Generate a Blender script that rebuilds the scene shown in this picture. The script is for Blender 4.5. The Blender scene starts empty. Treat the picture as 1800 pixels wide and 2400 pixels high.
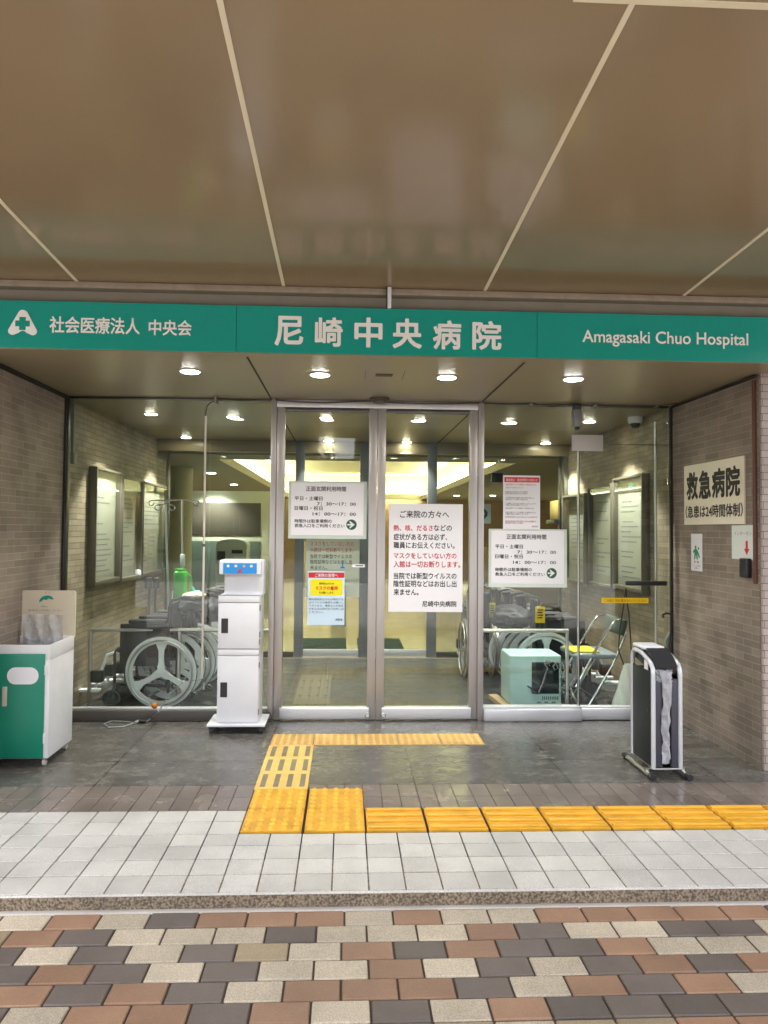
import bpy, bmesh, math, random
from mathutils import Vector, Matrix
random.seed(7)
scene = bpy.context.scene
col = scene.collection
R = math.radians

# ---------------------------------------------------------------- camera
CAM_ROT = ((0.99900648, -0.04363342, 0.00906493),
           (0.01044449, 0.03149374, -0.99944938),
           (0.04332391, 0.99855108, 0.03191817))      # rows: right, down, forward
F, CX, CY, H = 1665.638, 883.168, 1186.823, 1.449
cam_d = bpy.data.cameras.new('camera')
cam = bpy.data.objects.new('camera', cam_d); col.objects.link(cam)
r_, d_, f_ = [Vector(v) for v in CAM_ROT]
mw = Matrix(((r_.x, -d_.x, -f_.x, 0), (r_.y, -d_.y, -f_.y, 0), (r_.z, -d_.z, -f_.z, H), (0, 0, 0, 1)))
cam.matrix_world = mw
cam_d.sensor_fit = 'VERTICAL'; cam_d.sensor_height = 36.0; cam_d.sensor_width = 27.0
cam_d.lens = F / 2400 * 36
cam_d.shift_x = (900 - CX) / 2400; cam_d.shift_y = -(1200 - CY) / 2400
cam_d.clip_start = 0.05; cam_d.clip_end = 2000
scene.camera = cam

# ---------------------------------------------------------------- world, sun, exposure
SUN_EL, SUN_AZ = 62, 200
w = bpy.data.worlds.new('World'); scene.world = w; w.use_nodes = True
nt = w.node_tree; nt.nodes.clear()
sky = nt.nodes.new('ShaderNodeTexSky'); sky.sky_type = 'NISHITA'; sky.sun_disc = False
sky.sun_elevation = R(SUN_EL); sky.sun_rotation = R(SUN_AZ); sky.dust_density = 3.0; sky.air_density = 1.0
hs = nt.nodes.new('ShaderNodeHueSaturation'); hs.inputs['Saturation'].default_value = 0.28
bg = nt.nodes.new('ShaderNodeBackground'); bg.inputs['Strength'].default_value = 0.15
wo = nt.nodes.new('ShaderNodeOutputWorld')
nt.links.new(sky.outputs[0], hs.inputs['Color']); nt.links.new(hs.outputs[0], bg.inputs[0]); nt.links.new(bg.outputs[0], wo.inputs[0])
sd = bpy.data.lights.new('sun', 'SUN'); sd.energy = 1.5; sd.angle = R(25); sd.color = (1, 0.97, 0.93)
so = bpy.data.objects.new('sun', sd); col.objects.link(so)
so.rotation_euler = (R(90 - SUN_EL), 0, R(180 - SUN_AZ) )
scene.view_settings.view_transform = 'Standard'; scene.view_settings.look = 'None'
scene.view_settings.gamma = 1.0; scene.view_settings.exposure = 2.45
scene.cycles.max_bounces = 10; scene.cycles.diffuse_bounces = 4; scene.cycles.glossy_bounces = 5
scene.cycles.transparent_max_bounces = 16; scene.cycles.transmission_bounces = 6
scene.cycles.sample_clamp_indirect = 6.0
scene.cycles.caustics_reflective = False; scene.cycles.caustics_refractive = False
try:
    scene.cycles.use_denoising = True; scene.cycles.denoiser = 'OPENIMAGEDENOISE'
except Exception: pass

# ---------------------------------------------------------------- measuring helpers (photo pixel -> point on a real plane)
def ray(x, y):
    a, b = (x - CX) / F, (y - CY) / F
    return r_ * a + d_ * b + f_
def W(x, y, Y):
    d = ray(x, y); return d * (Y / d.y) + Vector((0, 0, H))
def G(x, y, z=0.0):
    d = ray(x, y); return d * ((z - H) / d.z) + Vector((0, 0, H))
def SX(x, y, X):
    d = ray(x, y); return d * (X / d.x) + Vector((0, 0, H))
S = 1800 / 1659.0

# ---------------------------------------------------------------- materials
def srgb(r, g, b):
    f = lambda c: (c / 255 / 12.92) if c / 255 <= 0.04045 else ((c / 255 + 0.055) / 1.055) ** 2.4
    return (f(r), f(g), f(b))
MATS = {}
def mat(name, color=(.8, .8, .8), rough=.5, metal=0.0, spec=.5, var=0.0, vscale=8.0, bump=0.0, bscale=60.0, emit=None, estr=0.0, alpha=1.0, rvar=0.0, dirt=0.0, stretch=None):
    m = bpy.data.materials.new(name); m.use_nodes = True; MATS[name] = m
    n = m.node_tree; p = n.nodes['Principled BSDF']
    p.inputs['Base Color'].default_value = (*color, 1); p.inputs['Roughness'].default_value = rough
    p.inputs['Metallic'].default_value = metal; p.inputs['Specular IOR Level'].default_value = spec
    p.inputs['Alpha'].default_value = alpha
    if emit: p.inputs['Emission Color'].default_value = (*emit, 1); p.inputs['Emission Strength'].default_value = estr
    def pos(sc):
        g = n.nodes.new('ShaderNodeNewGeometry')
        mp = n.nodes.new('ShaderNodeMapping'); mp.inputs['Scale'].default_value = stretch or (1, 1, 1)
        n.links.new(g.outputs['Position'], mp.inputs['Vector'])
        t = n.nodes.new('ShaderNodeTexNoise'); t.inputs['Scale'].default_value = sc; t.inputs['Detail'].default_value = 6
        n.links.new(mp.outputs[0], t.inputs['Vector']); return t
    if var > 0 or dirt > 0:
        t = pos(vscale); rp = n.nodes.new('ShaderNodeMapRange')
        rp.inputs['From Min'].default_value = .3; rp.inputs['From Max'].default_value = .7
        rp.inputs['To Min'].default_value = 1 - var; rp.inputs['To Max'].default_value = 1 + var
        n.links.new(t.outputs['Fac'], rp.inputs['Value'])
        mx = n.nodes.new('ShaderNodeVectorMath'); mx.operation = 'SCALE'; mx.inputs[0].default_value = color
        n.links.new(rp.outputs[0], mx.inputs['Scale']); n.links.new(mx.outputs[0], p.inputs['Base Color'])
    if rvar > 0:
        t = pos(vscale * .6); rp = n.nodes.new('ShaderNodeMapRange')
        rp.inputs['From Min'].default_value = .35; rp.inputs['From Max'].default_value = .65
        rp.inputs['To Min'].default_value = max(.02, rough - rvar); rp.inputs['To Max'].default_value = rough + rvar
        n.links.new(t.outputs['Fac'], rp.inputs['Value']); n.links.new(rp.outputs[0], p.inputs['Roughness'])
    if bump > 0:
        t = pos(bscale); b = n.nodes.new('ShaderNodeBump'); b.inputs['Strength'].default_value = bump; b.inputs['Distance'].default_value = .01
        n.links.new(t.outputs['Fac'], b.inputs['Height']); n.links.new(b.outputs[0], p.inputs['Normal'])
    return m

def brick_mat(name, plane, c1, c2, mortar, bw, bh, msize, rough=.55, offset=.5, bump=.35, grime=.25, spec=.4):
    m = bpy.data.materials.new(name); m.use_nodes = True; MATS[name] = m
    n = m.node_tree; p = n.nodes['Principled BSDF']; L = n.links.new
    g = n.nodes.new('ShaderNodeNewGeometry'); s = n.nodes.new('ShaderNodeSeparateXYZ'); c = n.nodes.new('ShaderNodeCombineXYZ')
    L(g.outputs['Position'], s.inputs[0])
    a, b = {'yz': ('Y', 'Z'), 'xz': ('X', 'Z'), 'xy': ('X', 'Y')}[plane]
    L(s.outputs[a], c.inputs['X']); L(s.outputs[b], c.inputs['Y'])
    t = n.nodes.new('ShaderNodeTexBrick'); t.offset = offset; t.squash = 1
    t.inputs['Scale'].default_value = 1; t.inputs['Brick Width'].default_value = bw; t.inputs['Row Height'].default_value = bh
    t.inputs['Mortar Size'].default_value = msize; t.inputs['Mortar Smooth'].default_value = .15
    t.inputs['Color1'].default_value = (*c1, 1); t.inputs['Color2'].default_value = (*c2, 1); t.inputs['Mortar'].default_value = (*mortar, 1)
    L(c.outputs[0], t.inputs['Vector'])
    nz = n.nodes.new('ShaderNodeTexNoise'); nz.inputs['Scale'].default_value = 3.5; nz.inputs['Detail'].default_value = 8
    L(g.outputs['Position'], nz.inputs['Vector'])
    mr = n.nodes.new('ShaderNodeMapRange'); mr.inputs['From Min'].default_value = .3; mr.inputs['From Max'].default_value = .7
    mr.inputs['To Min'].default_value = 1 - grime; mr.inputs['To Max'].default_value = 1 + grime * .7
    L(nz.outputs['Fac'], mr.inputs['Value'])
    vm = n.nodes.new('ShaderNodeVectorMath'); vm.operation = 'SCALE'; L(t.outputs['Color'], vm.inputs[0]); L(mr.outputs[0], vm.inputs['Scale'])
    L(vm.outputs[0], p.inputs['Base Color']); p.inputs['Roughness'].default_value = rough; p.inputs['Specular IOR Level'].default_value = spec
    fine = n.nodes.new('ShaderNodeTexNoise'); fine.inputs['Scale'].default_value = 140; L(g.outputs['Position'], fine.inputs['Vector'])
    ad = n.nodes.new('ShaderNodeMath'); ad.operation = 'MULTIPLY_ADD'; ad.inputs[1].default_value = -1.0
    ml = n.nodes.new('ShaderNodeMath'); ml.operation = 'MULTIPLY'; ml.inputs[1].default_value = .25
    L(fine.outputs['Fac'], ml.inputs[0]); L(t.outputs['Fac'], ad.inputs[0]); L(ml.outputs[0], ad.inputs[2])
    bp = n.nodes.new('ShaderNodeBump'); bp.inputs['Strength'].default_value = bump; bp.inputs['Distance'].default_value = .006
    L(ad.outputs[0], bp.inputs['Height']); L(bp.outputs[0], p.inputs['Normal'])
    return m

def speckle_mat(name, c, rough=.5, dark=.6, scale=350, amt=.5, var=.1, rvar=.1, bump=.15, spec=.5, tone=False, stain=0.0):
    """stone with fine speckles and soft cloudy variation"""
    m = bpy.data.materials.new(name); m.use_nodes = True; MATS[name] = m
    n = m.node_tree; p = n.nodes['Principled BSDF']; L = n.links.new
    g = n.nodes.new('ShaderNodeNewGeometry')
    a = n.nodes.new('ShaderNodeTexNoise'); a.inputs['Scale'].default_value = scale; a.inputs['Detail'].default_value = 3; L(g.outputs['Position'], a.inputs['Vector'])
    b = n.nodes.new('ShaderNodeTexNoise'); b.inputs['Scale'].default_value = 5; b.inputs['Detail'].default_value = 7; L(g.outputs['Position'], b.inputs['Vector'])
    rr = n.nodes.new('ShaderNodeMapRange'); rr.inputs['From Min'].default_value = .38; rr.inputs['From Max'].default_value = .62
    rr.inputs['To Min'].default_value = 1 - amt * dark; rr.inputs['To Max'].default_value = 1 + amt * .25; L(a.outputs['Fac'], rr.inputs['Value'])
    rb = n.nodes.new('ShaderNodeMapRange'); rb.inputs['From Min'].default_value = .3; rb.inputs['From Max'].default_value = .7
    rb.inputs['To Min'].default_value = 1 - var; rb.inputs['To Max'].default_value = 1 + var; L(b.outputs['Fac'], rb.inputs['Value'])
    mu = n.nodes.new('ShaderNodeMath'); mu.operation = 'MULTIPLY'; L(rr.outputs[0], mu.inputs[0]); L(rb.outputs[0], mu.inputs[1])
    vm = n.nodes.new('ShaderNodeVectorMath'); vm.operation = 'SCALE'; vm.inputs[0].default_value = c; L(mu.outputs[0], vm.inputs['Scale'])
    last = vm.outputs[0]
    if tone:
        at = n.nodes.new('ShaderNodeAttribute'); at.attribute_name = 'tone'
        v2 = n.nodes.new('ShaderNodeVectorMath'); v2.operation = 'MULTIPLY'; L(last, v2.inputs[0]); L(at.outputs['Color'], v2.inputs[1]); last = v2.outputs[0]
    if stain > 0:
        sn = n.nodes.new('ShaderNodeTexNoise'); sn.inputs['Scale'].default_value = 2.2; sn.inputs['Detail'].default_value = 10; sn.inputs['Roughness'].default_value = .75; L(g.outputs['Position'], sn.inputs['Vector'])
        sr = n.nodes.new('ShaderNodeMapRange'); sr.inputs['From Min'].default_value = .36; sr.inputs['From Max'].default_value = .62
        sr.inputs['To Min'].default_value = 1 - stain; sr.inputs['To Max'].default_value = 1.0; L(sn.outputs['Fac'], sr.inputs['Value'])
        v3 = n.nodes.new('ShaderNodeVectorMath'); v3.operation = 'SCALE'; L(last, v3.inputs[0]); L(sr.outputs[0], v3.inputs['Scale']); last = v3.outputs[0]
    L(last, p.inputs['Base Color'])
    r2 = n.nodes.new('ShaderNodeMapRange'); r2.inputs['From Min'].default_value = .35; r2.inputs['From Max'].default_value = .65
    r2.inputs['To Min'].default_value = max(.03, rough - rvar); r2.inputs['To Max'].default_value = rough + rvar; L(b.outputs['Fac'], r2.inputs['Value'])
    L(r2.outputs[0], p.inputs['Roughness']); p.inputs['Specular IOR Level'].default_value = spec
    bp = n.nodes.new('ShaderNodeBump'); bp.inputs['Strength'].default_value = bump; bp.inputs['Distance'].default_value = .003
    L(a.outputs['Fac'], bp.inputs['Height']); L(bp.outputs[0], p.inputs['Normal'])
    return m

def glass_mat(name, tint=(.90, .95, .92), ior=1.5, rough=0.0):
    m = bpy.data.materials.new(name); m.use_nodes = True; MATS[name] = m
    n = m.node_tree; n.nodes.clear(); L = n.links.new
    o = n.nodes.new('ShaderNodeOutputMaterial'); mx = n.nodes.new('ShaderNodeMixShader')
    fr = n.nodes.new('ShaderNodeFresnel')
    ge = n.nodes.new('ShaderNodeNewGeometry'); mr = n.nodes.new('ShaderNodeMapRange')     # thin sheet: same reflectance from either face
    mr.inputs['To Min'].default_value = ior; mr.inputs['To Max'].default_value = 1 / ior
    L(ge.outputs['Backfacing'], mr.inputs['Value']); L(mr.outputs[0], fr.inputs['IOR'])
    tr = n.nodes.new('ShaderNodeBsdfTransparent'); tr.inputs['Color'].default_value = (*tint, 1)
    gl = n.nodes.new('ShaderNodeBsdfGlossy'); gl.inputs['Roughness'].default_value = rough
    L(fr.outputs[0], mx.inputs[0]); L(tr.outputs[0], mx.inputs[1]); L(gl.outputs[0], mx.inputs[2]); L(mx.outputs[0], o.inputs[0])
    return m
def film_mat(name, tint=(.95, .95, .97), gloss=.25, rough=.15):
    """clear crumpled plastic film"""
    m = bpy.data.materials.new(name); m.use_nodes = True; MATS[name] = m
    n = m.node_tree; n.nodes.clear(); L = n.links.new
    o = n.nodes.new('ShaderNodeOutputMaterial'); mx = n.nodes.new('ShaderNodeMixShader'); mx.inputs[0].default_value = gloss
    tr = n.nodes.new('ShaderNodeBsdfTransparent'); tr.inputs['Color'].default_value = (*tint, 1)
    gl = n.nodes.new('ShaderNodeBsdfPrincipled'); gl.inputs['Base Color'].default_value = (.8, .82, .85, 1); gl.inputs['Roughness'].default_value = rough
    L(tr.outputs[0], mx.inputs[1]); L(gl.outputs[0], mx.inputs[2]); L(mx.outputs[0], o.inputs[0])
    return m

# wet dark stone of the porch: big slabs, smeared dry/wet patches
def stone_mat(name, c, wet=.12, dry=.5, bw=.9, bh=.9, joint=.005):
    m = bpy.data.materials.new(name); m.use_nodes = True; MATS[name] = m
    n = m.node_tree; p = n.nodes['Principled BSDF']; L = n.links.new
    g = n.nodes.new('ShaderNodeNewGeometry')
    mp = n.nodes.new('ShaderNodeMapping'); mp.inputs['Scale'].default_value = (2.2, 3.6, 1); L(g.outputs['Position'], mp.inputs['Vector'])
    b = n.nodes.new('ShaderNodeTexNoise'); b.inputs['Scale'].default_value = 2.4; b.inputs['Detail'].default_value = 12; b.inputs['Roughness'].default_value = .78; L(mp.outputs[0], b.inputs['Vector'])
    f = n.nodes.new('ShaderNodeTexNoise'); f.inputs['Scale'].default_value = 260; f.inputs['Detail'].default_value = 3; L(g.outputs['Position'], f.inputs['Vector'])
    br = n.nodes.new('ShaderNodeTexBrick'); br.offset = 0; br.inputs['Scale'].default_value = 1; br.inputs['Brick Width'].default_value = bw; br.inputs['Row Height'].default_value = bh
    br.inputs['Mortar Size'].default_value = joint; br.inputs['Color1'].default_value = (.9, .9, .9, 1); br.inputs['Color2'].default_value = (1.1, 1.1, 1.1, 1); br.inputs['Mortar'].default_value = (.3, .3, .3, 1)
    mo = n.nodes.new('ShaderNodeMapping'); mo.inputs['Location'].default_value = (.49, .0, 0); L(g.outputs['Position'], mo.inputs['Vector']); L(mo.outputs[0], br.inputs['Vector'])
    r1 = n.nodes.new('ShaderNodeMapRange'); r1.inputs['From Min'].default_value = .40; r1.inputs['From Max'].default_value = .60
    r1.inputs['To Min'].default_value = .72; r1.inputs['To Max'].default_value = 1.15; L(b.outputs['Fac'], r1.inputs['Value'])
    r2 = n.nodes.new('ShaderNodeMapRange'); r2.inputs['From Min'].default_value = .35; r2.inputs['From Max'].default_value = .65
    r2.inputs['To Min'].default_value = .8; r2.inputs['To Max'].default_value = 1.2; L(f.outputs['Fac'], r2.inputs['Value'])
    mu = n.nodes.new('ShaderNodeMath'); mu.operation = 'MULTIPLY'; L(r1.outputs[0], mu.inputs[0]); L(r2.outputs[0], mu.inputs[1])
    vm = n.nodes.new('ShaderNodeVectorMath'); vm.operation = 'SCALE'; vm.inputs[0].default_value = c; L(mu.outputs[0], vm.inputs['Scale'])
    v2 = n.nodes.new('ShaderNodeVectorMath'); v2.operation = 'MULTIPLY'; L(vm.outputs[0], v2.inputs[0]); L(br.outputs['Color'], v2.inputs[1])
    L(v2.outputs[0], p.inputs['Base Color'])
    r3 = n.nodes.new('ShaderNodeMapRange'); r3.inputs['From Min'].default_value = .41; r3.inputs['From Max'].default_value = .59
    r3.inputs['To Min'].default_value = wet; r3.inputs['To Max'].default_value = dry; L(b.outputs['Fac'], r3.inputs['Value']); L(r3.outputs[0], p.inputs['Roughness'])
    bp = n.nodes.new('ShaderNodeBump'); bp.inputs['Strength'].default_value = .12; bp.inputs['Distance'].default_value = .004; L(f.outputs['Fac'], bp.inputs['Height']); L(bp.outputs[0], p.inputs['Normal'])
    return m

M_soffit = mat('soffit_brown_panel', (.285, .207, .124), .15, 0, .55, var=.09, vscale=.9, bump=.01, bscale=3)
M_cream = mat('cream_joint_strip', srgb(226, 214, 186), .5)
M_taupe = mat('taupe_tile_band', srgb(150, 135, 118), .6, var=.12, vscale=20, bump=.2, bscale=40)
M_recess = mat('recess_grey_wall', srgb(140, 130, 115), .7, var=.05)
M_ceil = mat('porch_ceiling_panel', srgb(142, 130, 104), .32, 0, .45, var=.04, vscale=1.5)
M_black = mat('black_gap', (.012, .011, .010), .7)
M_blackpl = mat('black_plastic', (.02, .02, .022), .4)
M_green = mat('sign_teal_enamel', srgb(0, 156, 142), .26, 0, .5, var=.03, vscale=2)
M_white_letter = mat('sign_letter_white', srgb(252, 249, 247), .5)
M_brick = brick_mat('taupe_brick_side', 'yz', srgb(150, 137, 125), srgb(127, 115, 105), srgb(168, 157, 144), .19, .0455, .0022, bump=.4)
M_brick_in = brick_mat('taupe_brick_vestibule', 'yz', srgb(158, 145, 122), srgb(132, 121, 102), srgb(112, 102, 86), .19, .0455, .0024, bump=.8)
M_pillar = brick_mat('pale_pillar_tile', 'xz', srgb(188, 175, 167), srgb(166, 153, 146), srgb(90, 74, 66), .095, .0455, .002, rough=.35, bump=.3, grime=.1)
M_steel = mat('brushed_steel', srgb(192, 187, 185), .38, .7, .5, var=.05, vscale=30, stretch=(1, 1, .05))
M_steel_l = mat('bright_steel_plate', srgb(225, 225, 230), .38, .75, .5, var=.04, vscale=30, stretch=(.05, 1, 1))
M_steel_d = mat('dark_steel', srgb(95, 93, 90), .35, 1.0)
M_chrome = mat('chrome_tube', srgb(215, 215, 212), .16, 1.0)
M_alu = mat('aluminium_tube', srgb(200, 200, 196), .3, 1.0)
M_glass = glass_mat('clear_glass', (.925, .958, .935), 1.48)
M_glass_in = glass_mat('inner_glass', (.93, .965, .95), 1.3)
M_glass_bd = glass_mat('board_glazing', (.96, .97, .96), 1.12)
M_paper = mat('white_paper', srgb(236, 235, 240), .45, var=.015, vscale=4, bump=.05, bscale=5)
M_paper_w = mat('laminated_sheet', srgb(226, 232, 226), .12, var=.01)
M_ink = mat('black_ink', (.012, .012, .014), .5)
M_red = mat('red_ink', srgb(205, 35, 45), .5)
M_grey_ink = mat('grey_ink', srgb(120, 120, 125), .5)
M_green_ink = mat('green_ink', srgb(34, 92, 62), .5)
M_teal_ink = mat('teal_ink', srgb(20, 150, 130), .5)
M_blue_ink = mat('blue_ink', srgb(40, 110, 170), .5)
M_yellow = mat('yellow_label', srgb(240, 200, 20), .4)
M_lightblue = mat('pale_blue_paper', srgb(200, 222, 240), .45)
M_whitemetal = mat('white_painted_metal', srgb(224, 225, 230), .30, var=.04, vscale=5)
M_whitemetal_o = mat('aged_white_metal', srgb(226, 226, 228), .4, var=.05, vscale=6)
M_cream_metal = mat('cream_painted_board', srgb(222, 212, 190), .45, var=.04, vscale=6)
M_bin_green = mat('green_painted_door', srgb(12, 130, 104), .35, var=.08, vscale=4)
M_panel_blue = mat('control_panel_blue', srgb(40, 140, 215), .3)
M_char = mat('charcoal_panel', srgb(34, 37, 38), .42, var=.05)
M_slate = mat('slate_panel', srgb(72, 72, 84), .4, var=.04)
M_film = film_mat('clear_bag_film', gloss=.5)
M_bag = mat('silvery_plastic_bag', srgb(228, 230, 236), .2, .0, .6, bump=1.0, bscale=30, var=.1, vscale=14)
M_fabric = mat('black_upholstery', (.008, .008, .010), .7, bump=.2, bscale=80)
M_fabric_b = mat('navy_upholstery', (.007, .009, .018), .6, bump=.2, bscale=60)
M_rim = mat('pale_wheel_plastic', srgb(244, 250, 255), .35)
M_tyre = mat('grey_rubber', (.10, .105, .105), .6)
M_teal_box = mat('pale_teal_enamel', srgb(186, 220, 218), .35, var=.05, vscale=6)
M_wood = mat('pale_timber', srgb(190, 165, 125), .6, var=.12, vscale=14, stretch=(1, 8, 8))
M_white_bag = mat('white_cotton_bag', srgb(248, 250, 240), .8, bump=.5, bscale=14)
M_green_jug = mat('green_plastic', srgb(60, 190, 45), .35)
M_aqua = mat('aqua_plastic', srgb(90, 190, 180), .35)
M_towel = mat('cream_towel', srgb(215, 205, 170), .9, bump=.4, bscale=50)
M_brownpipe = mat('red_brown_pipe', srgb(98, 64, 52), .5)
M_grey_pipe = mat('grey_conduit', srgb(128, 128, 118), .5)
M_cable = mat('grey_cable', srgb(70, 64, 54), .6)
M_orange = mat('orange_rubber', srgb(200, 120, 40), .5)
M_hose = mat('pale_hose', srgb(150, 150, 150), .35)
M_signboard = mat('ivory_sign_plate', srgb(236, 228, 208), .4, var=.02)
M_board = mat('notice_sheet', srgb(150, 150, 136), .6, var=.05)
M_sheet = mat('aged_notice_sheet', srgb(166, 166, 152), .6)
M_frame_br = mat('bronze_frame', srgb(108, 103, 92), .4, .5)
M_lamp = mat('lamp_lens', (1, 1, 1), .5, emit=(1.0, .97, .86), estr=14.0)
M_lamp_in = mat('lobby_lamp_lens', (1, 1, 1), .5, emit=(1.0, .95, .78), estr=12.0)
M_cove = mat('cove_strip', (1, 1, 1), .5, emit=(1.0, .96, .76), estr=5.0)
M_lob_wall = mat('lobby_plaster', srgb(186, 187, 170), .7, var=.03)
M_lob_ceil = mat('lobby_ceiling', srgb(228, 220, 188), .7)
M_lob_soff = mat('lobby_soffit_grey', srgb(150, 142, 120), .6)
M_lob_floor = mat('lobby_floor_beige', srgb(180, 170, 140), .25, var=.05, vscale=3)
M_lob_wood = mat('lobby_wood_wall', srgb(160, 132, 96), .5, var=.08, vscale=4)
M_lob_dark = mat('lobby_dark_panel', srgb(78, 72, 64), .35, var=.06)
M_mat_green = mat('green_door_mat', srgb(26, 62, 50), .9, bump=.5, bscale=200)
M_white_inner = mat('pale_counter', srgb(190, 200, 205), .4)

M_wtile = speckle_mat('white_stone_tile', srgb(219, 216, 211), .34, .6, 300, .5, .07, .04, .15, tone=True, stain=.16)
M_wgrout = mat('dark_grout', srgb(40, 38, 36), .9)
M_btile = speckle_mat('brown_porch_tile', srgb(122, 111, 105), .22, .5, 300, .25, .14, .08, .08, tone=True, stain=.15)
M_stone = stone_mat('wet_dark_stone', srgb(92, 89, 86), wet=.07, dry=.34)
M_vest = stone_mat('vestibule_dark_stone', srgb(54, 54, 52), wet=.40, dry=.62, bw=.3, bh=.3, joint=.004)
M_kerb = speckle_mat('coarse_aggregate_kerb', srgb(136, 121, 102), .75, .85, 100, .8, .15, .05, .9)
M_nosing = speckle_mat('kerb_nosing', srgb(205, 200, 192), .5, .5, 300, .3)
M_pl = speckle_mat('cream_paver', srgb(204, 191, 170), .62, .6, 240, .42, .08, .08, .45, tone=True, stain=.22)
M_pb = speckle_mat('brown_paver', srgb(158, 124, 100), .5, .4, 240, .22, .08, .08, .25, tone=True, stain=.22)
M_pd = speckle_mat('grey_brown_paver', srgb(110, 100, 94), .5, .4, 240, .22, .08, .08, .25, tone=True, stain=.22)
M_pt = speckle_mat('tan_paver', srgb(166, 150, 122), .6, .5, 240, .3, .08, .08, .4, tone=True, stain=.22)
M_psand = mat('paver_joint_sand', srgb(74, 64, 54), .9)
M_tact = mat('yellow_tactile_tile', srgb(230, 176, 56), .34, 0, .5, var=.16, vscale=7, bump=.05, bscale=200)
M_tact_v = mat('yellow_tactile_valley_shade', srgb(216, 161, 48), .42, var=.2, vscale=9)  # shade between ribs and domes put into a darker valley yellow
M_tact_pv = mat('worn_tactile_base_shade', srgb(196, 156, 92), .5, var=.14, vscale=22)  # darker base colour carries the shade around the pale domes
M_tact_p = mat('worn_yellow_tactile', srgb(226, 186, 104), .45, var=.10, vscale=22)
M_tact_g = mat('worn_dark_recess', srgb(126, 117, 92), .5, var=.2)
M_road = speckle_mat('asphalt', srgb(90, 90, 92), .8, .5, 200, .4)

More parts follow.
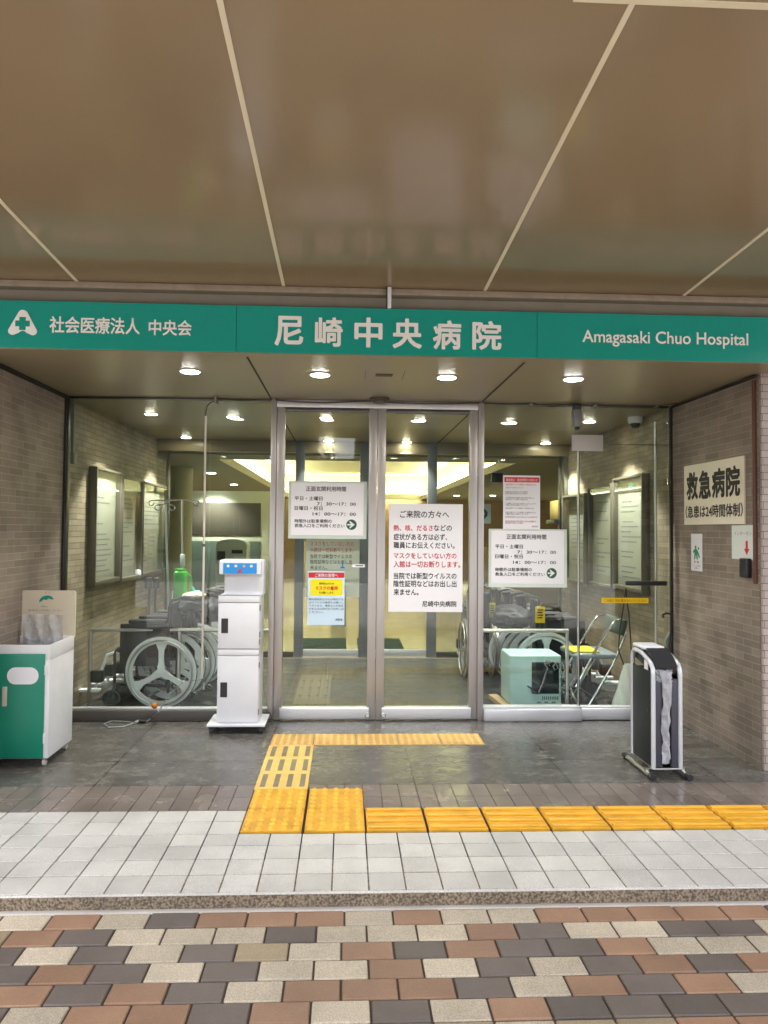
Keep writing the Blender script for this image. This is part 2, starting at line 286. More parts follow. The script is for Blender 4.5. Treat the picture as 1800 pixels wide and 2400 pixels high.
# ---------------------------------------------------------------- mesh builder
OFF = {}
class MB:
    def __init__(s, tone=False):
        s.bm = bmesh.new(); s.mi = 0; s.tone = None
        s.tl = s.bm.loops.layers.float_color.new('tone') if tone else None
    def _fin(s, vs, rot=None, piv=None):
        if rot is not None:
            bmesh.ops.rotate(s.bm, verts=vs, cent=piv or Vector(), matrix=rot)
        return vs
    def box(s, x0, x1, y0, y1, z0, z1, bev=0.0, seg=2, rot=None, piv=None):
        r = bmesh.ops.create_cube(s.bm, size=1); vs = r['verts']
        for v in vs: v.co = Vector((x0 + (v.co.x + .5) * (x1 - x0), y0 + (v.co.y + .5) * (y1 - y0), z0 + (v.co.z + .5) * (z1 - z0)))
        fs = set(f for v in vs for f in v.link_faces)
        if bev > 0:
            es = list(set(e for v in vs for e in v.link_edges))
            b = bmesh.ops.bevel(s.bm, geom=es, offset=bev, segments=seg, profile=.5, affect='EDGES')
            vs = [v for v in b['verts'] if v.is_valid]
            fs = set(f for v in vs for f in v.link_faces); vs = list(set(v for f in fs for v in f.verts))
        for f in fs:
            if f.is_valid:
                f.material_index = s.mi
                if s.tl is not None:
                    t_ = s.tone or 1.0
                    for l in f.loops: l[s.tl] = (t_, t_, t_, 1)
        s._fin(vs, rot, piv); return vs
    def tube(s, pts, r, n=10, closed=False):
        pts = [Vector(p) for p in pts]; N = len(pts); rings = []
        up0 = None
        for i in range(N):
            a = pts[(i - 1) % N] if (closed or i > 0) else pts[i]
            b = pts[(i + 1) % N] if (closed or i < N - 1) else pts[i]
            t = (b - a).normalized()
            if up0 is None:
                up0 = Vector((0, 0, 1)) if abs(t.z) < .9 else Vector((1, 0, 0))
            u = (up0 - t * up0.dot(t))
            if u.length < 1e-5: u = t.orthogonal()
            u.normalize(); up0 = u; v = t.cross(u)
            rr = r[i] if isinstance(r, (list, tuple)) else r
            rings.append([s.bm.verts.new(pts[i] + u * math.cos(2 * math.pi * k / n) * rr + v * math.sin(2 * math.pi * k / n) * rr) for k in range(n)])
        for i in range(N if closed else N - 1):
            A, B = rings[i], rings[(i + 1) % N]
            for k in range(n):
                f = s.bm.faces.new((A[k], A[(k + 1) % n], B[(k + 1) % n], B[k])); f.material_index = s.mi
        if not closed:
            f = s.bm.faces.new(rings[0][::-1]); f.material_index = s.mi
            f = s.bm.faces.new(rings[-1]); f.material_index = s.mi
    def ring(s, c, axis, R0, r, n=40, m=8, sq=1.0):
        c = Vector(c); ax = {'X': (Vector((0, 1, 0)), Vector((0, 0, 1))), 'Y': (Vector((1, 0, 0)), Vector((0, 0, 1))), 'Z': (Vector((1, 0, 0)), Vector((0, 1, 0)))}[axis]
        s.tube([c + ax[0] * R0 * math.cos(2 * math.pi * i / n) + ax[1] * R0 * sq * math.sin(2 * math.pi * i / n) for i in range(n)], r, m, True)
    def cyl(s, c, axis, r, h, n=24, r2=None):
        a = {'X': Vector((1, 0, 0)), 'Y': Vector((0, 1, 0)), 'Z': Vector((0, 0, 1))}[axis] * h / 2
        s.tube([Vector(c) - a, Vector(c) + a], [r, r if r2 is None else r2], n)
    def lathe(s, prof, c, axis='Z', n=24):
        c = Vector(c); ex = {'Z': (Vector((1, 0, 0)), Vector((0, 1, 0)), Vector((0, 0, 1))), 'Y': (Vector((1, 0, 0)), Vector((0, 0, 1)), Vector((0, 1, 0)))}[axis]
        rings = []
        for (r, h) in prof:
            rings.append([s.bm.verts.new(c + ex[2] * h + (ex[0] * math.cos(2 * math.pi * k / n) + ex[1] * math.sin(2 * math.pi * k / n)) * max(r, 1e-4)) for k in range(n)])
        for A, B in zip(rings, rings[1:]):
            for k in range(n):
                f = s.bm.faces.new((A[k], A[(k + 1) % n], B[(k + 1) % n], B[k])); f.material_index = s.mi
        for rg in (rings[0][::-1], rings[-1]):
            f = s.bm.faces.new(rg); f.material_index = s.mi
    def prism(s, poly, O, u, v, n, d0, d1):
        """polygon (2d list) in the frame O,u,v extruded along n from d0 to d1"""
        O, u, v, n = Vector(O), Vector(u), Vector(v), Vector(n)
        A = [s.bm.verts.new(O + u * p[0] + v * p[1] + n * d0) for p in poly]
        B = [s.bm.verts.new(O + u * p[0] + v * p[1] + n * d1) for p in poly]
        k = len(poly)
        for f in [s.bm.faces.new(A[::-1]), s.bm.faces.new(B)] + [s.bm.faces.new((A[i], A[(i + 1) % k], B[(i + 1) % k], B[i])) for i in range(k)]: f.material_index = s.mi
    def quad(s, *pts):
        f = s.bm.faces.new([s.bm.verts.new(Vector(p)) for p in pts]); f.material_index = s.mi; return f
    def mesh_add(s, me, mtx):
        k = len(s.bm.verts); s.bm.from_mesh(me); s.bm.verts.ensure_lookup_table()
        for v in s.bm.verts[k:]: v.co = mtx @ v.co
    def build(s, name, mats, parent=None, smooth=True, recalc=True):
        if recalc: bmesh.ops.recalc_face_normals(s.bm, faces=s.bm.faces)
        off = OFF.get(parent.name, Vector()) if parent else Vector()
        if off.length > 0: bmesh.ops.translate(s.bm, verts=s.bm.verts, vec=-off)
        me = bpy.data.meshes.new(name); s.bm.to_mesh(me); s.bm.free()
        for m in (mats if isinstance(mats, (list, tuple)) else [mats]): me.materials.append(m)
        if smooth:
            for p in me.polygons: p.use_smooth = True
            me.set_sharp_from_angle(angle=R(35))
        o = bpy.data.objects.new(name, me); col.objects.link(o)
        if parent: o.parent = parent; OFF[o.name] = off
        return o
def tag(o, label=None, cat=None, group=None, kind=None):
    if label: o['label'] = label
    if cat: o['category'] = cat
    if group: o['group'] = group
    if kind: o['kind'] = kind
    return o
def thing(name, label, cat, loc=(0, 0, 0), group=None):
    o = bpy.data.objects.new(name, None); col.objects.link(o); o.location = loc; o.empty_display_size = .1
    OFF[o.name] = Vector(loc); return tag(o, label, cat, group)
def copy_tree(o, parent=None):
    c = o.copy(); col.objects.link(c); c.parent = parent
    for ch in [x for x in o.children]: copy_tree(ch, c)
    return c
def structure(o): o['kind'] = 'structure'; return o
X_, Y_, Z_ = Vector((1, 0, 0)), Vector((0, 1, 0)), Vector((0, 0, 1))
def rr_poly(x0, x1, y0, y1, r, n=6):
    P = []
    for cx, cy, a0 in ((x1 - r, y1 - r, 0), (x0 + r, y1 - r, 90), (x0 + r, y0 + r, 180), (x1 - r, y0 + r, 270)):
        for i in range(n + 1):
            a = R(a0 + 90 * i / n); P.append((cx + r * math.cos(a), cy + r * math.sin(a)))
    return P

# ---------------------------------------------------------------- text
TEXTC = {}
def glyph_mesh(body, weight=0.0, extrude=0.0, spacing=1.0):
    key = (body, weight, extrude, spacing)
    if key not in TEXTC:
        c = bpy.data.curves.new('lettering', 'FONT'); c.body = body; c.size = 1; c.offset = weight; c.extrude = extrude; c.resolution_u = 3
        c.space_character = spacing; c.fill_mode = 'BOTH' if extrude > 0 else 'FRONT'
        o = bpy.data.objects.new('lettering', c); col.objects.link(o); bpy.context.view_layer.update()
        me = bpy.data.meshes.new_from_object(o.evaluated_get(bpy.context.evaluated_depsgraph_get()))
        bpy.data.objects.remove(o); bpy.data.curves.remove(c)
        xs = [v.co.x for v in me.vertices] or [0]; ys = [v.co.y for v in me.vertices] or [0]
        TEXTC[key] = (me, min(xs), max(xs), min(ys), max(ys))
    return TEXTC[key]
def put_text(mb, body, P0, u, v, width, height=None, weight=0.0, extrude=0.0, lift=.001, spacing=1.0):
    """lower-left corner of the lettering at P0, reading along u, up along v, given width (and height)"""
    me, x0, x1, y0, y1 = glyph_mesh(body, 0.0, extrude, spacing)
    if x1 - x0 < 1e-6: return
    x0 -= weight; x1 += weight; y0 -= weight; y1 += weight
    sx = width / (x1 - x0); sy = sx if height is None else height / (y1 - y0)
    u, v = Vector(u).normalized(), Vector(v).normalized(); n = u.cross(v)
    O = Vector(P0) - u * x0 * sx - v * y0 * sy + n * (lift + extrude * sx)
    N = 0 if weight <= 0 else (10 if weight > .015 else 5)
    for k in range(N + 1):                      # heavier strokes: the glyph repeated round a small circle
        a = 2 * math.pi * k / max(N, 1); du, dv = (0, 0) if k == N else (math.cos(a) * weight, math.sin(a) * weight)
        Q = O + u * du * sx + v * dv * sy + n * (.00006 * k)
        mb.mesh_add(me, Matrix(((u.x * sx, v.x * sy, n.x * sx, Q.x), (u.y * sx, v.y * sy, n.y * sx, Q.y), (u.z * sx, v.z * sy, n.z * sx, Q.z), (0, 0, 0, 1))))
def tpx(mb, body, x0, x1, yb, Y, h=None, weight=0.0, extrude=0.0, lift=.001, spacing=1.0):
    """text on a frontal plane at depth Y from photo column x0 to x1, bottom at row yb, optional pixel height h"""
    a, b = W(x0, yb, Y), W(x1, yb, Y); z = (a.z + b.z) / 2
    hh = None if h is None else h * Y / F
    put_text(mb, body, (a.x, Y, z), X_, Z_, b.x - a.x, hh, weight, extrude, lift, spacing)

# ================================================================ THE SETTING
DOOR = 5.45; ZC = 2.435; XL, XR = -2.12, 2.55; YN = 2.886; YI = 8.05
# --- street: joint bed to the horizon, pavers in front of the kerb
m = MB(); m.box(-60, 60, -60, YN + .06, -.36, -.062); structure(m.build('street_ground', M_psand))
PW, PD, g_ = .188, .1075, .0035
rows = [(-1.305, 'LBLDBBBLBLLBBBBB'), (-1.222, 'BDLLLDLLLBDLLDDL'), (-1.316, 'DLDLDTLBDBDDBLLL'), (-1.222, 'DBDLDLLBLDLDBDBL'), (-1.128, 'BDBDLBBBDLBDBLDB'), (-1.222, 'DLBBDBLDLBDDDDBL')]
cm = {'L': 0, 'B': 1, 'D': 2, 'T': 3}
m = MB(True)
for r in range(26):
    y1 = YN - .026 - r * PD; y0 = y1 - PD
    st, seq = rows[r] if r < 6 else (-1.222 + (.094 if r % 2 else 0), '')
    for k in range(-8, 22):
        x0 = st + k * PW
        ch = seq[k] if 0 <= k < len(seq) else random.choice('LLBBBDDDT')
        m.mi = cm[ch]; m.tone = random.uniform(.82, 1.12); dz = random.uniform(-.0012, .0012)
        m.box(x0 + g_, x0 + PW - g_, y0 + g_, y1 - g_, -.12, -.056 + dz, .0035, 1)
structure(m.build('street_paving', [M_pl, M_pb, M_pd, M_pt], smooth=False))
# --- kerb: bright nosing, coarse aggregate riser
m = MB(); m.box(-9, 9, YN - .004, YN + .30, -.30, -.004, .006); structure(m.build('kerb', M_kerb))
m = MB(); m.box(-9, 9, YN - .030, YN - .0045, -.30, -.053, .003); structure(m.build('kerb_mortar', M_nosing))
# --- porch floor: white tiles, brown tiles, dark stone (each its own sheet over a grout bed)
m = MB(); m.box(-9, 9, YN, 4.082, -.2, -.007); structure(m.build('porch_floor_bed', M_wgrout))
m = MB(True); q = .0018
ys = [2.897, 3.045, 3.182, 3.315, 3.44, 3.585, 3.722]
for r in range(len(ys) - 1):
    for k in range(-26, 26):
        x0 = .109 + k * .15
        if ys[r] > 3.43 and x0 > -.5: continue
        dz = random.uniform(-.0007, .0007); m.tone = random.uniform(.86, 1.04)
        m.box(x0 + q * 1.7, x0 + .15 - q * 1.7, ys[r] + q * 2.4, ys[r + 1] - q * 2.4, -.05, dz, .0016, 1)
m.tone = 1.05; m.box(-9, 9, YN - .002, 2.8955, -.012, .0005, .002)
structure(m.build('porch_white_tiles', M_wtile, smooth=False))
m = MB(True); ys = [3.7235, 3.895, 4.0795]
for r in range(2):
    for k in range(-40, 42):
        x0 = .109 + k * .1
        if -.5 < x0 < .1 : 
            continue
        dz = random.uniform(-.0006, .0006); m.tone = random.uniform(.86, 1.1)
        m.box(x0 + q * .8, x0 + .1 - q * .8, ys[r] + q * .8, ys[r + 1] - q * .8, -.05, dz, .0015, 1)
for k in range(-5, 1):
    m.box(.109 + k * .1 + .0015 - .1, .109 + k * .1 + .0985 - .1, 4.008, 4.079, -.05, 0, .0015, 1)
structure(m.build('porch_brown_tiles', M_btile, smooth=False))
m = MB(); m.box(-9, 9, 4.0825, 5.62, -.2, 0); structure(m.build('porch_stone_floor', M_stone))
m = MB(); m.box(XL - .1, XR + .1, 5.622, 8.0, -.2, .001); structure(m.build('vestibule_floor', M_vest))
m = MB(); m.box(-8, 9, 8.002, 21, -.2, .002); structure(m.build('lobby_floor', M_lob_floor))

# --- tactile paving
def dome_tile(m, x0, y0, s, d, z, n=5, r=.017, h=.010, gap=.004):
    m.mi = 1
    m.box(x0 + gap, x0 + s - gap, y0 + gap, y0 + d - gap, -.01, z, .002, 1)
    m.mi = 0
    for i in range(n):
        for j in range(n):
            m.lathe([(r, 0), (r * .86, h * .6), (r * .55, h)], (x0 + s * (i + .5) / n, y0 + d * (j + .5) / n, z - .0004), n=10)
def bar_tile(m, x0, y0, s, d, z, along='X', h=.010, gap=.005):
    m.mi = 1
    m.box(x0 + gap, x0 + s - gap, y0 + gap, y0 + d - gap, -.01, z, .002, 1)
    m.mi = 0
    for i in range(4):
        if along == 'X':
            c = y0 + d * (i + .5) / 4; m.box(x0 + .012, x0 + s - .012, c - .013, c + .013, z - .001, z + h, .0045, 2)
ZT = .005
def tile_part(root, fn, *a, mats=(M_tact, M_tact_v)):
    mm = MB(); fn(mm, *a); return mm.build('tile', mats, root)
tr = thing('tactile_paving', 'bright yellow dotted paving square of four tiles where the guide path turns', 'tactile paving', (-.19, 3.73, 0))
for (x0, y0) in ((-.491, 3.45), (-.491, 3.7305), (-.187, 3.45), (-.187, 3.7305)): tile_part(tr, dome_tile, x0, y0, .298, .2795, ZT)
tr = thing('tactile_paving', 'bright yellow ribbed paving strip running to the right across white tiles', 'tactile paving', (1.6, 3.58, 0))
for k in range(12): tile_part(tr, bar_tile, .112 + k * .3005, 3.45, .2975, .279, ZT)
tr = thing('tactile_paving', 'pale worn yellow path of ribbed tiles leading towards the doors', 'tactile paving', (-.345, 4.4, 0))
for j in range(3):
    y0 = 4.012 + j * .266; mm = MB(); mm.box(-.493, -.198, y0 + .002, y0 + .264, -.01, .0035, .0015, 1)
    mm.mi = 1
    for i in range(4):
        cx = -.493 + .295 * (i + .55) / 4; mm.box(cx - .015, cx + .015, y0 + .03, y0 + .236, .003, .0045)
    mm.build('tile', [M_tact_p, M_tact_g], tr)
tr = thing('tactile_paving', 'pale worn yellow dotted strip lying along the foot of the doors', 'tactile paving', (.2, 4.94, 0))
for k in range(5):
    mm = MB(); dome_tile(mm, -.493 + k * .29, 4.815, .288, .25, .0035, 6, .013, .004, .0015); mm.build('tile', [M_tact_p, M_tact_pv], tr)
tr = thing('tactile_paving', 'grey dotted and ribbed guide tiles set in the vestibule floor behind left door', 'tactile paving', (-.2, 6, 0))
for j in range(4):
    mm = MB(); y0 = 5.9 + j * .3; mm.box(-.42, -.12, y0, y0 + .298, -.01, .004)
    for i in range(4): mm.box(-.42 + .3 * (i + .5) / 4 - .012, -.42 + .3 * (i + .5) / 4 + .012, y0 + .01, y0 + .288, .003, .008, .002, 1)
    mm.build('tile', mat('grey_tactile_%d' % j, srgb(88, 84, 74), .5), tr)
for k in range(5):
    mm = MB(); dome_tile(mm, -.42 + k * .3, 5.63, .298, .25, .004, 6, .013, .005, .0015); mm.build('tile', [MATS['grey_tactile_0'], MATS['grey_tactile_0']], tr)

# --- street behind the camera, seen only as reflections and bounced light
m = MB(); m.box(-60, 60, -22, -9, -.3, -.0575); structure(m.build('road', M_road))
m = MB(); m.box(-60, 60, -8.99, .045, -.3, -.057); structure(m.build('bounce_forecourt', speckle_mat('bounce_pale_concrete', srgb(158, 155, 150), .6, .4, 200, .3, .1)))  # unseen pale ground added to bounce light onto the entrance front

# --- side walls
def wall_box(name, label, x0, x1, y0, y1, z0, z1, ma):
    mm = MB(); mm.box(x0, x1, y0, y1, z0, z1); return tag(mm.build(name, ma, smooth=False), label, 'wall')
wall_box('brick_wall', 'taupe brick side wall left of the entrance, beside the white cabinet with green door', XL - .5, XL, 4.03, DOOR + .02, -.05, ZC + .06, M_brick)
wall_box('brick_wall', 'taupe brick side wall right of the entrance carrying the ivory emergency sign', XR, XR + .5, 4.285, DOOR + .02, -.05, ZC + .06, M_brick)
wall_box('brick_wall', 'spotlit brick wall behind the left glass carrying three framed boards', XL - .5, XL, DOOR + .022, 8.44, -.05, ZC + .2, M_brick_in)
wall_box('brick_wall', 'spotlit brick wall behind the right glass carrying three framed boards', XR, XR + .5, DOOR + .022, 8.44, -.05, ZC + .2, M_brick_in)
wall_box('tiled_pillar', 'pale glossy tiled pillar face at the right edge beside the red brown pipe', XR + .008, XR + .7, 4.262, 4.284, -.05, ZC + .05, M_pillar)

# --- canopy with glossy brown panels
SL = .047
def zs(y): return 2.832 + SL * (4.05 - y)
cn = thing('canopy', 'wide glossy brown panelled canopy over the entrance with cream joints', 'canopy', (0, 2, 2.9))
m = MB()
y0, y1 = -1.45, 4.05
m.prism([(y0, zs(y0)), (y1, zs(y1)), (y1, zs(y1) + .25), (y0, zs(y0) + .25)], (0, 0, 0), Y_, Z_, X_, -3.3, 3.7)  # side ends, out of view, set short to let sky light in
m.build('soffit', M_soffit, cn, smooth=False)
for xs_ in (-2.69, -1.529, -.369, .788, 1.961, 3.12):
    m = MB(); m.prism([(y0, zs(y0) - .004), (y1, zs(y1) - .004), (y1, zs(y1) + .01), (y0, zs(y0) + .01)], (0, 0, 0), Y_, Z_, X_, xs_ - .009, xs_ + .009); m.build('joint_strip', M_cream, cn)
m = MB(); m.prism([(1.897, zs(1.9) - .0045), (1.918, zs(1.9) - .0045), (1.918, zs(1.9) + .01), (1.897, zs(1.9) + .01)], (0, 0, 0), Y_, Z_, X_, .62, 3.69); m.build('joint_strip', M_cream, cn)
m = MB(); m.box(-3.3, 3.7, -1.52, -1.452, 3.04, 3.46, .01); m.build('edge_fascia', M_taupe, cn)
# coping band + wall over the sign
m = MB(); m.box(-4.6, 4.8, 4.036, 4.12, 2.795, 2.829, .004); m.box(-4.6, 4.8, 4.1, 4.4, 2.56, 2.80)
bw = m.build('sign_wall', [M_recess]); tag(bw, 'low grey wall with tile coping between the green sign and the canopy', 'wall')
m = MB(); m.box(-4.6, 4.8, 4.030, 4.035, 2.793, 2.828, .001); m.build('tile_coping', M_taupe, bw)
m = MB(); pc = W(913, 675, 4.0)
m.box(pc.x - .011, pc.x + .011, 4.0, 4.028, 2.708, 2.829, .002); m.mi = 1; m.box(pc.x - .0165, pc.x - .0115, 4.002, 4.028, 2.708, 2.829)
tag(m.build('sign_hanger', [M_whitemetal, M_black]), 'short white metal hanger between the green sign and the canopy', 'bracket')

# --- overhead sign
sg = thing('hospital_sign', 'long teal green fascia sign with white lettering above the entrance', 'sign', (.25, 4.05, 2.44))
SY = 4.017
for a, b in ((-3.3, -.6315), (-.6295, 1.0885), (1.0905, 3.6)):
    m = MB(); m.box(a, b, SY, SY + .082, 2.441, 2.7085, .0015, 1); m.build('panel', M_green, sg)
for (nm, items) in (('title_lettering', [('尼', 593, 655, 747, 65), ('崎', 680, 740, 749, 64), ('中', 765, 826, 751, 66), ('央', 848, 911, 753, 66), ('病', 935, 996, 755, 64), ('院', 1020, 1083, 756, 64)]),
                    ('side_lettering', [('社会医療法人', 107, 302, 721, 36)]), ('side_lettering', [('中央会', 321, 414, 725, 34)]),
                    ('english_lettering', [('Amagasaki Chuo Hospital', 1258, 1616, 751, 36)])):
    m = MB()
    for (b, x0, x1, yb, h) in items:
        tpx(m, b, x0 * S, x1 * S, yb * S, SY - .0005, h * S, weight=.026 if nm[0] == 't' else (.018 if nm[0] == 's' else .011), extrude=.012, lift=0)
    m.build(nm, M_white_letter, sg, smooth=False)
# emblem: rounded white triangle with a cross
e0, e1 = W(18 * S, 724 * S, SY), W(80 * S, 724 * S, SY); ew = e1.x - e0.x; eh = ew * .93
def arc_pts(cx, cy, r, a0, a1, n=8): return [(cx + r * math.cos(R(a0 + (a1 - a0) * i / n)), cy + r * math.sin(R(a0 + (a1 - a0) * i / n))) for i in range(n + 1)]
tri = arc_pts(.5, .80, .17, 30, 150) + arc_pts(.15, .15, .15, 150, 280) + arc_pts(.5, .02, .15, 150, 30, 6) + arc_pts(.85, .15, .15, 260, 390)
m = MB(); m.prism([(p[0] * ew, p[1] * eh) for p in tri], (e0.x, SY, (e0.z + e1.z) / 2), X_, Z_, -Y_, 0.0, .005)
m.build('emblem', M_white_letter, sg, smooth=False)
m = MB(); a, b = .11, .25
cr = [(-a, -b), (a, -b), (a, -a), (b, -a), (b, a), (a, a), (a, b), (-a, b), (-a, a), (-b, a), (-b, -a), (-a, -a)]
m.prism([((.5 + p[0]) * ew, (.44 + p[1]) * eh) for p in cr], (e0.x, SY, (e0.z + e1.z) / 2), X_, Z_, -Y_, .0045, .007); m.build('emblem_cross', M_green, sg, smooth=False)

# --- porch ceiling
m = MB(); m.box(-3.3, 3.6, 4.1005, 8.2, ZC, ZC + .12); m.box(-3.3, 3.6, 4.019, 4.1, ZC, ZC + .0055); structure(m.build('porch_ceiling', M_ceil, smooth=False))
m = MB()
for x in (-.578, 1.038): m.box(x - .006, x + .006, 4.1, 8.19, ZC - .002, ZC + .01)
structure(m.build('ceiling_joint', M_black))
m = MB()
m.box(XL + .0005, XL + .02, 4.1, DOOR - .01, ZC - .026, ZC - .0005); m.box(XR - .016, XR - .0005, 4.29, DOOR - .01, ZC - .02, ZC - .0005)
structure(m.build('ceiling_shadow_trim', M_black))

# ================================================================ LIGHT FITTINGS
def downlight(p, rad, label, group, energy, ma, spot=100, blend=.6, colr=(1, .96, .85)):
    t = thing('downlight', label, 'ceiling light', (p[0], p[1], p[2]), group)
    m = MB(); m.lathe([(rad * 1.18, -.001), (rad * 1.2, -.006), (rad * 1.02, -.008), (rad, -.003), (rad, .02)], p, n=28); m.build('trim_ring', M_whitemetal, t)
    m = MB(); m.lathe([(rad * .98, -.0095), (rad * .6, -.012), (0.001, -.013)], p, n=24); m.build('lens', ma, t)
    if energy:
        l = bpy.data.lights.new('lamp', 'SPOT'); l.energy = energy; l.spot_size = R(spot); l.spot_blend = blend; l.color = colr; l.shadow_soft_size = rad
        o = bpy.data.objects.new('lamp', l); col.objects.link(o); o.parent = t; o.location = (0, 0, -.03)
    return t
gp = 'round downlights in the porch ceiling'
for (px, py), lb in zip(((446, 869), (750, 877), (1047, 883), (1344, 887)), ('round lit downlight in the porch ceiling, leftmost of the four', 'round lit downlight in the porch ceiling above the left door', 'round lit downlight in the porch ceiling above the right door', 'round lit downlight in the porch ceiling above the grey camera box')):
    downlight(G(px, py, ZC), .058, lb, gp, 10, M_lamp, 120, .8, (1, .97, .9))
gv = 'round downlights in the vestibule ceiling'
for (px, py), e, lb in (((354, 969), 46, 'wall-washing downlight nearest the left brick wall behind the glass'), ((546, 976), 13, 'downlight behind the left glass right of the thin white pipe'), ((436, 1024), 46, 'deeper wall-washing downlight left of the thin white pipe'),
                    ((764, 978), 13, 'nearer downlight seen through the left door'), ((984, 984), 13, 'nearer downlight seen through the right door'), ((1197, 990), 13, 'downlight behind the right glass beside the door frame'),
                    ((1381, 987), 46, 'wall-washing downlight right of the grey box behind the right glass'), ((1279, 1038), 46, 'deeper downlight behind the right glass above the red-headed notice'),
                    ((770, 1032), 13, 'deeper downlight seen through the left door over the blue reflection'), ((953, 1035), 13, 'deeper downlight seen through the right door')):
    p = G(px, py, ZC)
    downlight(p, .05, lb, gv, e, M_lamp_in, 96, .35)

# ================================================================ GLASS FRONT
def pane(parent, x0, x1, z0, z1, y=DOOR + .01, ma=None, name='pane', t=.005):
    m = MB(); m.box(x0, x1, y - t, y + t, z0, z1); return m.build(name, ma or M_glass, parent, smooth=False)
xp0, xp1 = W(632, 1300, DOOR).x, W(645, 1300, DOOR).x        # left jamb
xq0, xq1 = W(1118.5, 1300, DOOR).x, W(1132, 1300, DOOR).x      # right jamb
zh = 2.372
fr = thing('door_frame', 'brushed steel frame around the double sliding doors', 'door frame', (.25, DOOR, 0))
for a, b in ((xp0, xp1), (xq0, xq1)):
    m = MB(); m.box(a, b, DOOR - .035, DOOR + .06, 0, 2.433, .003); m.build('jamb', M_steel, fr)
m = MB(); m.box(xp1 + .001, xq0 - .001, DOOR - .03, DOOR + .06, zh + .002, 2.432, .003); m.build('header', M_steel, fr)
xc = W(882.5, 1300, DOOR).x
def sliding_door(a, b, label, leftleaf):
    t = thing('sliding_door', label, 'door', ((a + b) / 2, DOOR, 0), 'glass sliding doors')
    sw = .062
    for (u0, u1) in ((a, a + sw), (b - sw, b)):
        m = MB(); m.box(u0, u1, DOOR - .022, DOOR + .035, .006, zh, .002); m.build('stile', M_steel, t)
    m = MB(); m.box(a + sw + .001, b - sw - .001, DOOR - .02, DOOR + .033, zh - .028, zh - .001, .002); m.build('top_rail', M_steel_d, t)
    m = MB(); m.box(a + sw * .7, b - sw * .7, DOOR - .032, DOOR + .034, .008, .098, .010, 3); m.build('kick_plate', M_steel_l, t)
    pane(t, a + sw, b - sw, .09, zh - .027)
    lx = b - sw * .95 if leftleaf else a + sw * .95
    m = MB(); m.lathe([(.019, 0), (.019, -.006), (.014, -.010), (.013, -.006), (.001, -.006)], (lx, DOOR - .0325, .042), 'Y', 20); m.build('lock', M_chrome, t)
    return t
sliding_door(xp1 + .002, xc - .002, 'left glass sliding door leaf with opening hours notice and blue mask poster', True)
sliding_door(xc + .002, xq0 - .002, 'right glass sliding door leaf with one tall red and black notice', False)
# left fixed glass
t = thing('glass_panel', 'large fixed glass panel left of the doors in front of wheelchairs', 'window', (-1.35, DOOR, 0))
m = MB(); m.box(XL + .001, xp0 - .002, DOOR - .03, DOOR + .06, 0, .078, .004); m.build('sill', mat('dark_sill_stone', srgb(92, 88, 84), .35, var=.1), t)
m = MB(); m.box(XL + .001, xp0 - .002, DOOR - .012, DOOR + .04, .079, .094, .002); m.build('bottom_channel', M_steel_l, t)
m = MB(); m.box(XL + .001, XL + .022, DOOR - .012, DOOR + .035, .095, 2.433, .002); m.build('side_channel', M_steel_d, t)
m = MB(); m.box(XL + .023, xp0 - .002, DOOR - .008, DOOR + .03, 2.418, 2.434, .002); m.build('top_channel', M_steel_d, t)
pane(t, XL + .021, xp0 - .003, .09, 2.42)
m = MB(); m.box(XL + .0005, XL + .015, DOOR - .04, DOOR - .013, 0, 2.42); tag(m.build('corner_strip', M_black), 'black vertical seal strip where left brick wall meets the glass', 'trim')
m = MB(); m.box(XR - .03, XR - .014, DOOR - .04, DOOR - .013, 0, 2.42); tag(m.build('corner_strip', M_black), 'black vertical seal strip where right brick wall meets the glass', 'trim')
# right fixed glass + swing door
xm = W(1358, 1400, DOOR).x
t = thing('glass_panel', 'fixed glass panel right of the doors with red-headed notice', 'window', (1.4, DOOR, 0))
m = MB(); m.box(xq1 + .001, xm - .004, DOOR - .075, DOOR + .05, .002, .092, .004); m.build('bottom_rail', M_steel_l, t)
m = MB(); m.box(xq1 + .001, xm - .004, DOOR - .03, DOOR + .04, .0925, .103, .002); m.build('bead', M_whitemetal, t)
pane(t, xq1 + .001, xm - .003, .1, 2.42)
zt = W(1450, 1041, DOOR).z
m = MB(); m.box(xq1 + .001, XR - .03, DOOR - .008, DOOR + .03, 2.418, 2.434, .002); m.build('top_channel', M_steel_d, t)
t = thing('glass_door', 'frameless glass swing door at right with black pull bar and yellow strip', 'door', (2.1, DOOR, 0))
m = MB(); m.box(xm + .004, XR - .034, DOOR - .04, DOOR + .045, .004, .09, .004); m.build('bottom_rail', M_steel_l, t)
m = MB(); m.box(xm + .004, XR - .034, DOOR - .02, DOOR + .035, .0905, .1, .002); m.build('bead', M_whitemetal, t)
pane(t, xm + .003, XR - .034, .098, zt - .004)
m = MB(); m.box(xm - .0005, xm + .0035, DOOR + .002, DOOR + .02, .1, zt, .0005, 1); m.box(xm, XR - .034, DOOR + .003, DOOR + .018, zt - .003, zt + .001); m.build('edge_gap', M_steel_d, t)
m = MB(); m.box(xm - .012, xm - .0035, DOOR + .001, DOOR + .021, .1, zt, .0005, 1); m.build('edge_seal', M_alu, t)
xd = W(1542, 1300, DOOR).x
m = MB(); m.tube([(xd, DOOR + .04, .1), (xd, DOOR + .04, 2.32)], .011, 10); m.build('stiffener_tube', M_alu, t)
a, b = W(1462, 1366, DOOR), W(1558, 1366, DOOR)
